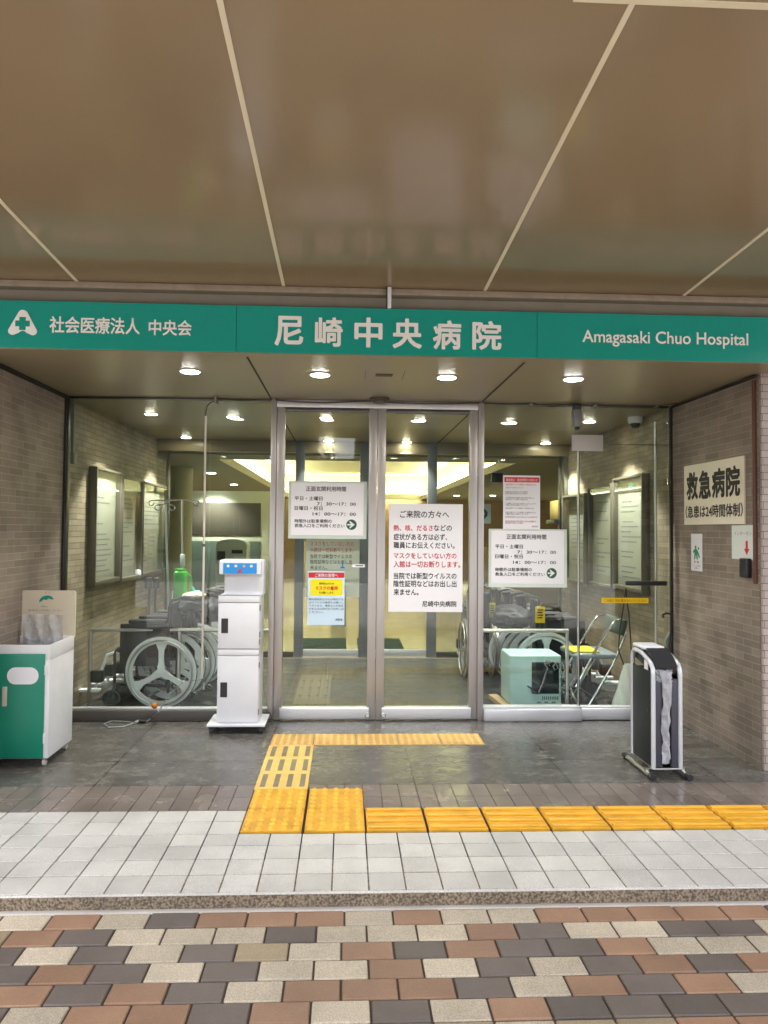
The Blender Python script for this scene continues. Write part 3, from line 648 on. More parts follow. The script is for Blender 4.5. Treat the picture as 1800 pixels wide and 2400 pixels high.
m = MB(); m.box(a.x, b.x, DOOR - .045, DOOR - .02, a.z - .018, a.z + .018, .008, 3); m.box(a.x + .03, a.x + .06, DOOR - .02, DOOR + .005, a.z - .01, a.z + .01); m.box(b.x - .06, b.x - .03, DOOR - .02, DOOR + .005, a.z - .01, a.z + .01); m.build('pull_bar', M_blackpl, t)
t2 = thing('glass_panel', 'narrow glass transom above the glass swing door at right', 'window', (2.1, DOOR, zt))
pane(t2, xm - .002, XR - .034, zt + .004, 2.418)

# ================================================================ NOTICES
PY = DOOR + .0025
def sheet(name, label, cat, x0, y0, x1, y1, ma=M_paper, Y=PY, group=None, thick=.0025, rad=0):
    a, b = W(x0, y1, Y), W(x1, y0, Y)
    m = MB(); m.box(a.x, b.x, Y, Y + thick, a.z, b.z, 0.0006, 1)
    return tag(m.build(name, ma, smooth=False), label, cat, group)
def hours_notice(x0, y0, x1, y1, label):
    """white landscape sheet in a clear sleeve"""
    k = (x1 - x0) / 173.6
    sl = MB(); a, b = W(x0 - 6, y1 + 8, PY), W(x1 + 7, y0 - 4, PY)
    sl.box(a.x, b.x, PY + .0028, PY + .0042, a.z, b.z)
    o = sheet('hours_notice', label, 'notice', x0, y0, x1, y1, group='opening hours notices')
    sl.build('sleeve', M_paper_w, o, smooth=False)
    P = lambda fx, fy: (x0 + (x1 - x0) * fx, y0 + (y1 - y0) * fy)
    m = MB(); Y = PY - .0008
    for (b_, fx0, fx1, fy, h) in (('正面玄関利用時間', .21, .755, .155, 11), ('平日・土曜日', .055, .435, .33, 9), ('7：30～17：00', .36, .89, .43, 6.8), ('日曜日・祝日', .055, .435, .52, 9), ('14：00～17：00', .30, .89, .625, 6.8), ('時間外は駐車場側の', .055, .56, .765, 8), ('救急入口をご利用ください', .055, .735, .855, 8)):
        q0, q1 = P(fx0, fy), P(fx1, fy); tpx(m, b_, q0[0], q1[0], q0[1], Y, h * 1.085, weight=.012)
    m.build('lettering', M_ink, o, smooth=False)
    c = P(.83, .80); cw = W(c[0], c[1], PY); m = MB(); m.prism([(.040 * math.cos(R(a)), .040 * math.sin(R(a))) for a in range(0, 360, 12)], cw, X_, Z_, -Y_, .0002, .0012); m.build('arrow_disc', M_green_ink, o, smooth=False)
    m = MB(); s_ = .040
    m.prism([(-.8 * s_, .13 * s_), (-.8 * s_, -.13 * s_), (.15 * s_, -.13 * s_), (.15 * s_, .13 * s_)], cw, X_, Z_, -Y_, .0013, .0018)
    m.prism([(-.35 * s_, .75 * s_), (.62 * s_, 0), (-.35 * s_, -.75 * s_), (-.35 * s_, -.42 * s_), (.12 * s_, 0), (-.35 * s_, .42 * s_)], cw, X_, Z_, -Y_, .0013, .0018)
    m.build('arrow', M_paper, o, smooth=False)
hours_notice(681, 1133, 853, 1254, 'white opening hours notice with green arrow disc taped to left door')
hours_notice(1151, 1245, 1322, 1368, 'white opening hours notice with green arrow disc on right glass panel')
# tall visitor notice
o = sheet('visitor_notice', 'tall white visitor notice with red and black lines on right door', 'notice', 910, 1182, 1085, 1434)
mk, mr = MB(), MB(); Y = PY - .0008
for (b_, x0, x1, yb, h, red) in (('ご来院の方々へ', 864, 970, 1119, 16, 0), ('熱、咳、だるさ', 850, 935, 1147, 13, 1), ('などの', 937, 976, 1147, 13, 0), ('症状がある方は必ず、', 850, 966, 1167, 14, 0), ('職員にお伝えください。', 850, 982, 1185, 14, 0),
                                 ('マスクをしていない方の', 850, 986, 1207, 13, 1), ('入館は一切お断りします。', 850, 994, 1226, 14, 1), ('当院では新型ウイルスの', 850, 986, 1251, 14, 0), ('陰性証明などはお出し出', 850, 986, 1268, 14, 0), ('来ません。', 850, 904, 1286, 14, 0), ('尼崎中央病院', 912, 986, 1311, 13, 0)):
    tpx(mr if red else mk, b_, x0 * S, x1 * S, yb * S, Y, h * S, weight=.014)
mk.build('black_lettering', M_ink, o, smooth=False); mr.build('red_lettering', M_red, o, smooth=False)
# blue mask poster on left door
o = sheet('mask_poster', 'pale blue poster with red header and yellow box on left door', 'poster', 720, 1339, 808, 1465, M_lightblue)
def strip(parent, name, ma, x0, y0, x1, y1, lift, Y=PY):
    a, b = W(x0, y1, Y), W(x1, y0, Y); m = MB(); m.box(a.x, b.x, Y - lift, Y - lift + .0006, a.z, b.z); return m.build(name, ma, parent, smooth=False)
strip(o, 'red_header', M_red, 723, 1342, 807, 1354, .0008)
a, b = W(727, 1395, PY), W(803, 1358, PY); m = MB(); m.prism(rr_poly(a.x, b.x, a.z, b.z, .014), (0, PY, 0), X_, Z_, -Y_, .0002, .0008); m.build('yellow_box', mat('poster_yellow', srgb(242, 222, 10), .5), o, smooth=False)
m = MB(); tpx(m, 'ご来院の皆様へ', 738, 792, 1352.5, PY - .0012, 8.5, weight=.01); m.build('header_lettering', M_paper, o, smooth=False)
m = MB(); tpx(m, 'マスクの着用', 739, 791, 1383, PY - .0012, 9.5, weight=.02); m.build('red_lettering', M_red, o, smooth=False)
m = MB(); tpx(m, '感染防止のため', 748, 783, 1370, PY - .0012, 5, weight=.01); tpx(m, 'をお願いします。', 748, 783, 1391.5, PY - .0012, 5, weight=.01)
for i, b_ in enumerate(('　院内感染防止のため館内では', '必ずマスクの着用をお願いし', 'ております。発熱などの症状', 'がある方は受付までお申し出', 'ください。')):
    tpx(m, b_, 724, 805 if i < 4 else 757, 1407 + i * 7.5, PY - .0012, 5)
tpx(m, '病院長', 786, 803, 1455, PY - .0012, 5.5, weight=.01); m.build('black_lettering', M_ink, o, smooth=False)
# back of second notice seen through left door
IY = DOOR + .09
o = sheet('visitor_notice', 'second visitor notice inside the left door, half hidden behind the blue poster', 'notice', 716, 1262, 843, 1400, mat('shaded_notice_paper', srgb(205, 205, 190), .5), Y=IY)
m = MB()
for i, (b_, red) in enumerate((('マスクをしていない方の', 1), ('入館は一切お断りします。', 1))): tpx(m, b_, 727, 829, 1280 + i * 15, IY - .001, 11)
m.build('red_lettering', M_red, o, smooth=False); m = MB()
for i, b_ in enumerate(('当院では新型ウイルスの', '陰性証明などはお出し出', '来ません。')): tpx(m, b_, 727, 825 if i < 2 else 767, 1309 + i * 13, IY - .001, 10)
m.build('black_lettering', M_ink, o, smooth=False)
# small arrow stickers on left door
a = W(824, 1326, PY); m = MB(); m.prism([(0, 0), (.012, .011), (.10, .011), (.10, -.011), (.012, -.011)], a, X_, Z_, -Y_, 0, .001); o = tag(m.build('arrow_sticker', M_paper), 'small white arrow sticker at the right edge of left door', 'sticker')
m = MB(); m.prism([(.03, -.003), (.09, -.003), (.09, .004), (.03, .004)], a, X_, Z_, -Y_, .0011, .0015); m.build('arrow_ink', M_ink, o)
a = W(803, 1332, PY); m = MB(); m.prism([(-.02, 0), (.02, 0), (.012, .012), (.004, .014), (.006, .06), (-.006, .06), (-.004, .014), (-.012, .012)], a, X_, Z_, -Y_, 0, .001); tag(m.build('blue_sticker', M_blue_ink), 'little blue pictogram sticker on left door beside the arrow sticker', 'sticker')
# red-headed notice
o = sheet('red_header_notice', 'small white notice with red header bar on right glass panel', 'notice', 1179, 1115, 1266, 1240)
strip(o, 'red_header', M_red, 1182, 1119, 1264, 1130, .0008)
m = MB(); tpx(m, '面会禁止・面会制限のお知らせ', 1186, 1260, 1128.5, PY - .0012, 7); m.build('header_lettering', M_paper, o, smooth=False)
mk, mr = MB(), MB()
random.seed(3)
for i in range(14):
    y = 1138 + i * 6.9 + (3 if i in (2, 4, 6, 9, 12) else 0); wdt = random.choice((1.0, .95, .55, .9, .7))
    tpx(mr if i in (0, 12) else mk, random.choice(('新型感染症の拡大防止のため面会を', '当面の間すべての病棟への面会を中止', '入院患者様の着替え等の受け渡しは', 'ご理解ご協力をお願いいたします')), 1184, 1184 + 76 * wdt, y, PY - .0012, 4)
tpx(mk, '病院長', 1246, 1261, 1236, PY - .0012, 4); mk.build('black_lettering', M_grey_ink, o, smooth=False); mr.build('red_lettering', M_red, o, smooth=False)
# yellow strip on swing door
o = sheet('yellow_strip_sticker', 'narrow yellow warning strip stuck on glass swing door below the pull bar', 'sticker', 1410, 1401.5, 1520, 1413.5, M_yellow)
m = MB(); tpx(m, 'この前に物を置かないでください', 1416, 1514, 1411, PY - .001, 7); m.build('lettering', mat('faded_ink', srgb(120, 95, 20), .5), o, smooth=False)

# --- signs on right brick wall (read along -Y as seen from the porch: near edge is right)
def wall_sign(name, label, cat, pts, ma, thick=.012):
    a, b = pts                 # (y far, z bottom), (y near, z top)
    m = MB(); m.box(XR - thick, XR - .0006, b[0], a[0], a[1], b[1], .0015, 1)
    return tag(m.build(name, ma, smooth=False), label, cat), XR - thick
def wtext(m, body, xs, yf, yn, z0, h, weight=0.0):
    put_text(m, body, (xs - .0002, yf, z0), -Y_, Z_, yf - yn, h, weight, lift=.0006)
o, xs_ = wall_sign('emergency_sign', 'ivory plate with bold black lettering on right brick wall', 'sign', ((5.231, 1.502), (4.4235, 1.941)), M_signboard)
m = MB(); 
for i, c in enumerate('救急病院'):
    yf = 5.19 - i * .183; wtext(m, c, xs_, yf, yf - .172, 1.683, .205, .038)
wtext(m, '（急患は24時間体制）', xs_, 5.205, 4.44, 1.55, .092, .026); m.build('lettering', M_ink, o, smooth=False)
o, xs_ = wall_sign('etiquette_poster', 'narrow white poster with green pictogram under the ivory sign', 'poster', ((5.146, 1.166), (4.982, 1.436)), M_paper, .003)
m = MB(); ym = 5.064
def uvp(poly, z0): m.prism(poly, (xs_, ym, z0), -Y_, Z_, -X_, .0002, .0009)
uvp([(.012 * math.cos(R(a)) - .012, .012 * math.sin(R(a)) + .088) for a in range(0, 360, 30)], 1.25)
uvp([(-.03, .075), (.004, .075), (.03, .05), (.05, .015), (.038, .01), (.012, .045), (.02, 0), (.004, 0), (-.008, .04), (-.02, 0), (-.036, 0), (-.028, .05), (-.045, .045), (-.05, .055)], 1.25)
uvp([(.010 * math.cos(R(a)) + .03, .010 * math.sin(R(a)) + .08) for a in range(0, 360, 30)], 1.25)
m.build('pictogram', mat('pictogram_green', srgb(30, 140, 95), .5), o, smooth=False)
m = MB(); wtext(m, '咳・熱', xs_, 5.10, 5.03, 1.222, .018, .02); m.build('red_lettering', M_red, o, smooth=False)
m = MB(); wtext(m, 'マスク着用', xs_, 5.12, 5.01, 1.198, .012); wtext(m, 'お願い', xs_, 5.10, 5.03, 1.18, .012); m.build('black_lettering', M_grey_ink, o, smooth=False)
o, xs_ = wall_sign('intercom_notice', 'laminated white sheet with red down arrow above the intercom box', 'notice', ((4.592, 1.276), (4.332, 1.495)), M_paper_w, .003)
m = MB(); wtext(m, 'インターホン', xs_, 4.56, 4.36, 1.43, .026); m.build('lettering', M_grey_ink, o, smooth=False)
m = MB(); m.prism([(-.012, .09), (.012, .09), (.012, .04), (.03, .04), (0, 0), (-.03, .04), (-.012, .04)], (xs_, 4.415, 1.305), -Y_, Z_, -X_, .0002, .0009); m.build('red_arrow', M_red, o, smooth=False)
t = thing('intercom', 'black intercom box on right brick wall beside the red brown pipe', 'intercom', (XR, 4.40, 1.165))
m = MB(); m.box(XR - .035, XR - .001, 4.362, 4.452, 1.162, 1.285, .008, 3); m.build('case', M_blackpl, t)
m = MB(); m.box(XR - .0365, XR - .0345, 4.375, 4.44, 1.20, 1.275, .0005, 1); m.build('face_plate', M_char, t)
m = MB(); m.cyl((XR - .038, 4.425, 1.262), 'X', .007, .006, 16); m.build('button', M_chrome, t)
m = MB(); m.box(XR - .022, XR - .001, 4.300, 4.318, 1.13, 2.40, .004); tag(m.build('brown_conduit', M_brownpipe), 'red brown vertical conduit on right brick wall beside the pale pillar', 'conduit')

# ================================================================ CEILING EQUIPMENT, CABLES
def cable_on_glass():
    t = thing('ceiling_cable', 'thin sagging cable clipped along the top of the glass and right brick wall', 'cable', (0, DOOR, 2.4))
    P = [(505, 935), (560, 939), (632, 936), (642, 937), (700, 942), (760, 944), (830, 941), (875, 940), (930, 944), (1000, 946), (1060, 946), (1128, 944), (1180, 948), (1246, 945), (1290, 953), (1340, 948), (1395, 950), (1450, 952), (1540, 951)]
    m = MB(); m.tube([W(x, y, DOOR - .05) for x, y in P] + [SX(1590, 945, XR - .02), SX(1640, 928, XR - .02), SX(1700, 902, XR - .02), SX(1760, 885, XR - .02), SX(1776, 881, XR - .02)], .0045, 6); m.build('cable_run', M_cable, t)
    for x, y in ((642, 937), (875, 940), (1128, 944), (1246, 945), (1395, 950), (1540, 951)):
        p = W(x, y, DOOR - .05); m = MB(); m.box(p.x - .011, p.x + .011, p.y - .01, p.y + .035, p.z - .008, p.z + .012, .002); m.build('clip', M_grey_pipe, t)
    for x, y in ((1601, 938), (1638, 921)):
        p = SX(x, y, XR - .015); m = MB(); m.box(p.x - .008, p.x + .014, p.y - .012, p.y + .012, p.z - .006, p.z + .012, .002); m.build('clip', M_grey_pipe, t)
cable_on_glass()
# hanging white pipe
t = thing('hanging_pipe', 'thin cream pipe hanging from the ceiling in front of left glass', 'pipe', (-1.1, DOOR - .09, .3))
py = DOOR - .09
m = MB(); m.tube([W(482, 975, py), W(473.5, 1590, py)], .0085, 10); m.build('pipe', mat('cream_pipe', srgb(225, 218, 205), .35), t)
m = MB(); m.tube([W(505, 930, py), W(503, 940, py), W(493, 944, py), W(485, 952, py), W(482, 965, py), W(482, 985, py)], .005, 8); m.build('bent_hook', M_steel_d, t)
a = W(505, 935, py); m = MB(); m.box(a.x - .008, a.x + .008, py - .01, DOOR + .0, a.z - .03, a.z + .02, .002); m.build('bracket', M_grey_pipe, t)
for yb in (1163,):
    a = W(479, yb, py); m = MB(); m.lathe([(.018, -.005), (.02, 0), (.012, .008)], a, n=14); m.build('collar', M_cream, t)
a = W(477.5, 1278, py); m = MB(); m.cyl(a, 'Z', .011, .02, 12); m.build('coupling', M_steel_d, t)
a = W(478, 1600, py); b = W(477, 1616, py); m = MB(); m.tube([a, b], .008, 10); m.build('tail', M_alu, t)
# hose on the ground
t = thing('floor_hose', 'loose pale hose with black nozzle and orange grip lying before left sill', 'hose', tuple(G(340, 1690)))
pts = [(425, 1594, .33), (440, 1592, .33)]
m = MB()
top = W(473, 1592, py)
m.tube([top, W(430, 1598, py), W(395, 1630, py), W(372, 1668, py - .02), G(355, 1683, .02), G(342, 1692, .012)], .0035, 8)
m.build('cord', M_hose, t)
m = MB(); m.tube([G(342, 1692, .012), G(325, 1690, .012)], [.010, .014], 10); m.build('nozzle', M_blackpl, t)
m = MB(); m.tube([G(325, 1690, .012), G(316, 1694, .012)], .011, 10); m.tube([G(316, 1694, .008), G(290, 1703, .006), G(255, 1705, .006), G(243, 1697, .006), G(262, 1690, .006), G(300, 1692, .006), G(318, 1695, .006)], .005, 8); m.build('loop', M_hose, t)
a = W(362, 1654, DOOR - .06); m = MB(); m.lathe([(.004, -.02), (.016, -.012), (.024, 0), (.018, .014), (.006, .02)], a, 'Y', 12); m.build('grip', M_orange, t)
m = MB(); m.tube([a, G(385, 1684, .01), G(392, 1687, .01), G(378, 1672, .03)], .0035, 8); m.build('tie', M_paper, t)
# grey door operator box and plate
a, b = W(1342, 1004, DOOR - .04), W(1361, 948, DOOR - .04)
t = thing('sensor_box', 'small grey device hanging from the cable over right glass', 'device', ((a.x + b.x) / 2, DOOR - .04, a.z))
m = MB(); m.box(a.x, b.x, DOOR - .075, DOOR - .005, a.z + .01, b.z - .045, .004); m.build('case', mat('device_grey', srgb(128, 128, 132), .4), t)
m = MB(); m.box(a.x + .004, b.x - .004, DOOR - .07, DOOR - .01, b.z - .0445, b.z, .003); m.build('lens_window', M_blackpl, t)
m = MB(); m.box(a.x + .015, b.x - .015, DOOR - .06, DOOR - .02, a.z - .012, a.z + .0095, .003); m.build('stem', M_char, t)
a, b = W(1340, 1057, DOOR - .004), W(1413, 1020, DOOR - .004)
m = MB(); m.box(a.x, b.x, DOOR - .012, DOOR + .002, a.z, b.z, .002); tag(m.build('white_plate', mat('white_plate_plastic', srgb(190, 186, 184), .4)), 'blank white rectangular plate on the glass over the swing door corner', 'plate')
# dome camera
p = G(1489, 978, ZC); t = thing('dome_camera', 'white dome security camera with dark eye under the vestibule ceiling', 'security camera', tuple(p))
m = MB(); m.lathe([(.062, 0), (.062, -.035), (.055, -.05), (.04, -.056)], p, n=24); m.build('housing', M_whitemetal, t)
m = MB(); m.lathe([(.042, -.054), (.04, -.07), (.028, -.088), (.001, -.095)], p, n=24); m.build('dome', M_blackpl, t)
# ceiling smoke sensor and hatch
p = W(890, 927, 5.33); p.z = ZC; m = MB(); m.lathe([(.075, 0), (.075, -.012), (.055, -.02), (.05, -.032), (.001, -.036)], p, n=28); tag(m.build('door_sensor', mat('sensor_bronze', srgb(75, 66, 56), .5)), 'round dark sensor disc on porch ceiling above the door meeting stiles', 'sensor')
p = G(900, 879, ZC); t = thing('ceiling_hatch', 'square ceiling hatch with small slotted vent between the two middle downlights', 'ceiling hatch', tuple(p))
m = MB(); a, b = G(856, 879, ZC).x, G(946, 879, ZC).x
for xx in (a, b): m.box(xx - .001, xx + .001, p.y - .13, p.y + .13, ZC - .0016, ZC - .0002)
m.build('hatch_gap', M_black, t)
m = MB(); m.box(p.x - .055, p.x + .055, p.y - .035, p.y + .035, ZC - .004, ZC - .0003, .001); m.build('vent', mat('vent_bronze', srgb(58, 46, 36), .5), t)
# wall conduit behind left glass
a, b = SX(172, 945, XL + .02), SX(172, 1072, XL + .02)
t = thing('wall_conduit', 'vertical grey conduit with junction box at the front end of left vestibule wall', 'conduit', (XL, 5.6, 1.9))
m = MB(); m.box(XL + .001, XL + .018, 5.555, 5.58, 2.02, 2.43, .003); m.build('conduit', M_grey_pipe, t)
m = MB(); m.box(XL + .001, XL + .03, 5.54, 5.605, 1.93, 2.02, .004); m.build('junction_box', M_grey_pipe, t)

# ================================================================ PORCH OBJECTS
# --- left cabinet for wet umbrellas
p0 = G(112, 1797); ZB = .05
fx1 = p0.x; fw = .50; fy = p0.y - .005; dp = .38
ztop = W(121.5, 1512, fy).z
t = thing('umbrella_bag_cabinet', 'white steel cabinet with green door and cream back board, leftmost on the porch', 'cabinet', (fx1 - fw / 2, fy + dp / 2, 0))
m = MB(); q = .018
m.box(fx1 - fw, fx1, fy, fy + dp, ZB, ztop - .09, .004)
m.box(fx1 - fw, fx1, fy, fy + q, ztop - .0905, ztop, .003); m.box(fx1 - q, fx1, fy + q, fy + dp, ztop - .0905, ztop, .003); m.box(fx1 - fw, fx1 - fw + q, fy + q, fy + dp, ztop - .0905, ztop, .003); m.box(fx1 - fw + q, fx1 - q, fy + dp - q, fy + dp, ztop - .0905, ztop, .003)
m.build('body', M_whitemetal_o, t)
m = MB(); m.box(fx1 - fw + q + .001, fx1 - q - .001, fy + q + .001, fy + dp - q - .001, ztop - .0895, ztop - .05, .002); m.build('tray', mat('tray_steel', srgb(150, 155, 165), .3, .8), t)
m = MB(); m.box(fx1 - fw + .02, fx1 - .026, fy - .008, fy - .0005, ZB + .004, ztop - .052, .003); dr = m.build('door', M_bin_green, t)
for zz in (ZB + .12, ztop - .15):
    m = MB(); m.box(fx1 - .0285, fx1 - .012, fy - .0095, fy - .0006, zz - .03, zz + .03, .002); m.build('hinge', M_whitemetal_o, dr)
c0, c1 = W(16, 1604, fy - .008), W(91, 1564, fy - .008)
m = MB(); m.prism(rr_poly(c0.x, c1.x, c0.z, c1.z, (c1.z - c0.z) / 2 - .001, 8), (0, fy - .008, 0), X_, Z_, -Y_, .0003, .0015); m.build('name_plate', M_paper, dr, smooth=False)
c0, c1 = W(4, 1656, fy - .02), W(16, 1610, fy - .02)
m = MB(); m.box(c0.x, c1.x, fy - .022, fy - .0085, c0.z, c1.z, .003); m.build('handle', mat('worn_handle', srgb(190, 180, 168), .4), dr)
bz = W(50, 1384, fy + dp).z; bx0 = W(45, 1400, fy + dp - .02).x; bx1 = fx1 + .002
m = MB(); m.prism(rr_poly(bx0, bx1, ztop - .02, bz, .018, 4), (0, fy + dp, 0), X_, Z_, Y_, .001, .016); bb = m.build('back_board', M_cream_metal, t)
c = W(109, 1400, fy + dp); m = MB()
m.prism([(.048 * math.cos(R(a)), .036 * math.sin(R(a)) - .002) for a in range(0, 181, 15)] + [(-.03, .004), (-.015, .012), (0, .004), (.015, .012), (.03, .004)], (c.x, fy + dp, c.z - .022), Vector((.97, 0, .2)), Vector((-.2, 0, .97)), -Y_, -.0006, .0004); m.build('umbrella_emblem', M_teal_ink, bb, smooth=False)
m = MB(); tpx(m, 'UMBRELLA', 96, 112, 1423, fy + dp + .0008, 3); tpx(m, '傘袋をご利用ください', 66, 148, 1432.5, fy + dp + .0008, 4); m.build('lettering', M_grey_ink, bb, smooth=False)
m = MB(); tpx(m, 'かさ', 104, 119, 1391, fy + dp + .0008, 4); m.build('red_lettering', mat('faded_red', srgb(225, 120, 125), .5), bb, smooth=False)
for (x, y) in ((fx1 - .03, fy + .03), (fx1 - .03, fy + dp - .03), (fx1 - fw + .03, fy + .03), (fx1 - fw + .03, fy + dp - .03)):
    m = MB(); m.cyl((x, y, .020), 'X', .020, .016, 16); m.mi = 1; m.box(x - .012, x + .012, y - .008, y + .008, .03, ZB - .0005, .002); m.build('caster', [mat('white_caster', srgb(190, 185, 180), .5) if 'white_caster' not in MATS else MATS['white_caster'], M_steel_d], t)
# plastic bag bundles in its tray
def crumple(name, label, x0, x1, y, z0, z1, ma, group=None, amp=.018, thick=.02, seed=1):
    rnd = random.Random(seed); m = MB(); nx, nz = 12, 16; gr = []
    for j in range(nz + 1):
        row = []
        for i in range(nx + 1):
            u, v = i / nx, j / nz
            px = x0 + (x1 - x0) * (u + (rnd.random() - .5) * .03); pz = z0 + (z1 - z0) * v
            yy = y + math.sin(u * 9 + v * 4 + seed) * amp * .5 + (rnd.random() - .5) * amp * .7
            row.append(m.bm.verts.new((px, yy, pz)))
        gr.append(row)
    fs = [m.bm.faces.new((gr[j][i], gr[j][i + 1], gr[j + 1][i + 1], gr[j + 1][i])) for j in range(nz) for i in range(nx)]
    bmesh.ops.solidify(m.bm, geom=fs, thickness=thick)
    return tag(m.build(name, ma), label, 'plastic bag', group)
yb = fy + dp - .05
a, b = W(53, 1494, yb), W(101, 1440, yb); crumple('plastic_bag', 'left bundle of clear umbrella bags against the cream back board', a.x, b.x, yb, ztop - .048, b.z, M_film, 'umbrella bag bundles', .016, .006, 2)
a, b = W(102, 1494, yb), W(148, 1441, yb); crumple('plastic_bag', 'right bundle of clear umbrella bags against the cream back board', a.x, b.x, yb, ztop - .048, b.z, M_film, 'umbrella bag bundles', .016, .006, 5)

# --- tall white dispenser stand
YF = 5.10
def wx(px, y=1550): return W(px, y, YF).x
def wz(py, px=555): return W(px, py, YF).z
t = thing('dispenser_stand', 'tall white two-drawer dispenser on a wheeled base beside left door', 'dispenser', (wx(557), YF + .1, 0))
zb0, zb1 = wz(1709), wz(1702)
bx0, bx1 = wx(488), wx(624)
m = MB(); m.box(bx0, bx1, YF - .03, YF + .275, .052, .066, .002); m.build('base_plate', M_whitemetal, t)
for (x, y) in ((bx0 + .03, YF), (bx1 - .03, YF), (bx0 + .03, YF + .245), (bx1 - .03, YF + .245)):
    m = MB(); m.cyl((x, y, .022), 'X', .022, .022, 18); m.box(x - .02, x + .02, y - .016, y + .016, .036, .0515, .003); m.build('caster', M_blackpl, t)
X0, X1 = wx(509), wx(607); dz = .26; YB = YF + .02
zm = wz(1538); zt_ = wz(1396)
for (za, zb, dza, dzb) in ((.0665, zm - .001, .075, wz(1538) - .003), (zm, zt_ - .001, zm, zt_)):
    m = MB(); m.box(X0, X1, YB, YB + .235, za, zb, .003); bd = m.build('box_body', M_whitemetal, t)
    top = zb - (.075 if za > .2 else .0)
for (za, zb) in ((.075, wz(1537)), (wz(1521), wz(1413))):
    m = MB(); m.box(X0 + .0005, X1 - .004, YB - .014, YB - .0008, za, zb - .004, .004, 3); dr = m.build('drawer_door', M_whitemetal, t)
    hz = (wz(1617) if za < .2 else wz(1467)); hx = wx(525)
    m = MB(); m.box(hx - .024, hx + .024, YB - .0165, YB - .0142, hz - .052, hz + .052, .001, 1); m.build('handle', M_blackpl, dr)
m = MB(); m.box(X0 + .0005, X1 - .004, YB - .012, YB - .0008, wz(1537) - .001, wz(1522) - .003, .002); m.build('drawer_trim', M_whitemetal, t); m = MB(); m.box(X0 + .0005, X1 - .004, YB - .012, YB - .0008, wz(1413), zt_, .002); m.build('drawer_trim', M_whitemetal, t)
m = MB()  # grey strips painted as the shade in the drawer joints
for zz in (1412.2, 1521.2, 1537.2, 1395.8): m.box(X0 - .0008, X1 - .003, YB - .0135 if zz < 1400 else YB - .0125, YB - .001, wz(zz) - .0022, wz(zz) + .0022)
m.build('gap_shade_strip', mat('gap_shade_grey', srgb(140, 140, 144), .6), t)
hx0, hx1 = wx(518.6), wx(612); zh0, zh1 = zt_, wz(1318)
m = MB(); m.box(hx0, hx1, YB + .06, YB + .21, zh0, zh1 + .012, .003); m.build('neck', M_whitemetal, t)
px0, px1 = wx(510), wx(607.5); pz0, pz1 = wz(1346), wz(1315)
m = MB(); m.prism([(YB - .005, pz0), (YB + .212, pz0), (YB + .212, pz1 + .006), (YB + .02, pz1 + .006), (YB - .008, pz1 - .006)], (0, 0, 0), Y_, Z_, X_, px0, px1); hd = m.build('head', M_whitemetal, t)
bx_0, bx_1 = wx(519), wx(598); bz0, bz1 = wz(1344.5), wz(1320)
m = MB(); m.box(bx_0, bx_1, YB - .0115, YB - .0065, bz0, bz1, .001, 1); cp = m.build('control_panel', M_panel_blue, hd)
for i, (fx_, fz, ma) in enumerate(((.15, .72, M_paper_w), (.38, .72, M_cream), (.62, .72, mat('pink_key', srgb(215, 160, 150), .4)), (.84, .72, M_cream), (.5, .26, M_red))):
    cc = (bx_0 + (bx_1 - bx_0) * fx_, YB - .0125, bz0 + (bz1 - bz0) * fz); m = MB(); m.cyl(cc, 'Y', .010 if i < 4 else .013, .003, 14); m.build('button', ma, cp)

for zz in (1425, 1488, 1505, 1560, 1670):
    m = MB(); m.box(X1 - .0035, X1 + .004, YB - .012, YB + .012, wz(zz) - .02, wz(zz) + .02, .002); m.build('hinge', M_grey_pipe, t)
m = MB(); m.tube([(X1 - .02, YB + .2, .09), (X1 + .05, YB + .27, .07), (X1 + .07, YB + .29, .012), (X1 - .1, YB + .3, .008), (X0 - .25, YB + .28, .008)], .004, 8); m.build('power_cord', M_cable, t)
# faint pink streak on the stone in front of it
m = MB(); rnd = random.Random(8)
for i in range(16):
    a = G(415 + i * 6 + rnd.uniform(-3, 3), 1719 + rnd.uniform(-2, 2)); m.mi = 0
    m.prism([(-.02 + rnd.uniform(-.01, .01), -.006), (.022 + rnd.uniform(-.01, .01), -.004), (.018, .005), (-.016, .007)], (a.x, a.y, 0), X_, Y_, Z_, .0004, .0008)
tag(m.build('paint_streak', mat('pink_stain', srgb(128, 98, 96), .5)), 'faint pink streak of paint on the stone floor before the white dispenser', 'stain')
# --- dark umbrella bagger with silvery sleeve
q0 = G(1527, 1822); q1 = G(1597, 1821)
bx0, bx1, by0 = q0.x, q1.x, q0.y; by1 = by0 + .30
skew = -.0
ZTB = W(1527, 1560, by0).z
t = thing('umbrella_bagger', 'dark slotted umbrella bagging stand with white frame and foot bars at right', 'umbrella stand', ((bx0 + bx1) / 2, (by0 + by1) / 2, 0))
r0 = .0135
bx0 += .012; bx1 -= .008
ZP = ZTB + .02
def side_frame(x):
    P = [(x, by0, .05), (x, by0, ZP - .07)] + [(x, by0 + .07 - .07 * math.cos(R(a)), ZP - .07 + .07 * math.sin(R(a))) for a in (25, 50, 75)] + [(x, by0 + .16, ZP + .03), (x, by1 - .05, ZP + .035)] + [(x, by1 - .05 + .05 * math.sin(R(a)), ZP - .015 + .05 * math.cos(R(a))) for a in (30, 60, 90)] + [(x, by1, .05)]
    m = MB(); m.tube(P, r0, 12); return m.build('frame_tube', mat('silver_frame', srgb(212, 215, 220), .32, .35) if 'silver_frame' not in MATS else MATS['silver_frame'], t)
side_frame(bx0); side_frame(bx1)
m = MB(); m.box(bx0 - .006, bx0 + .004, by0 + .014, by1 - .014, .055, ZP - .06, .002); m.build('side_panel', M_char, t)
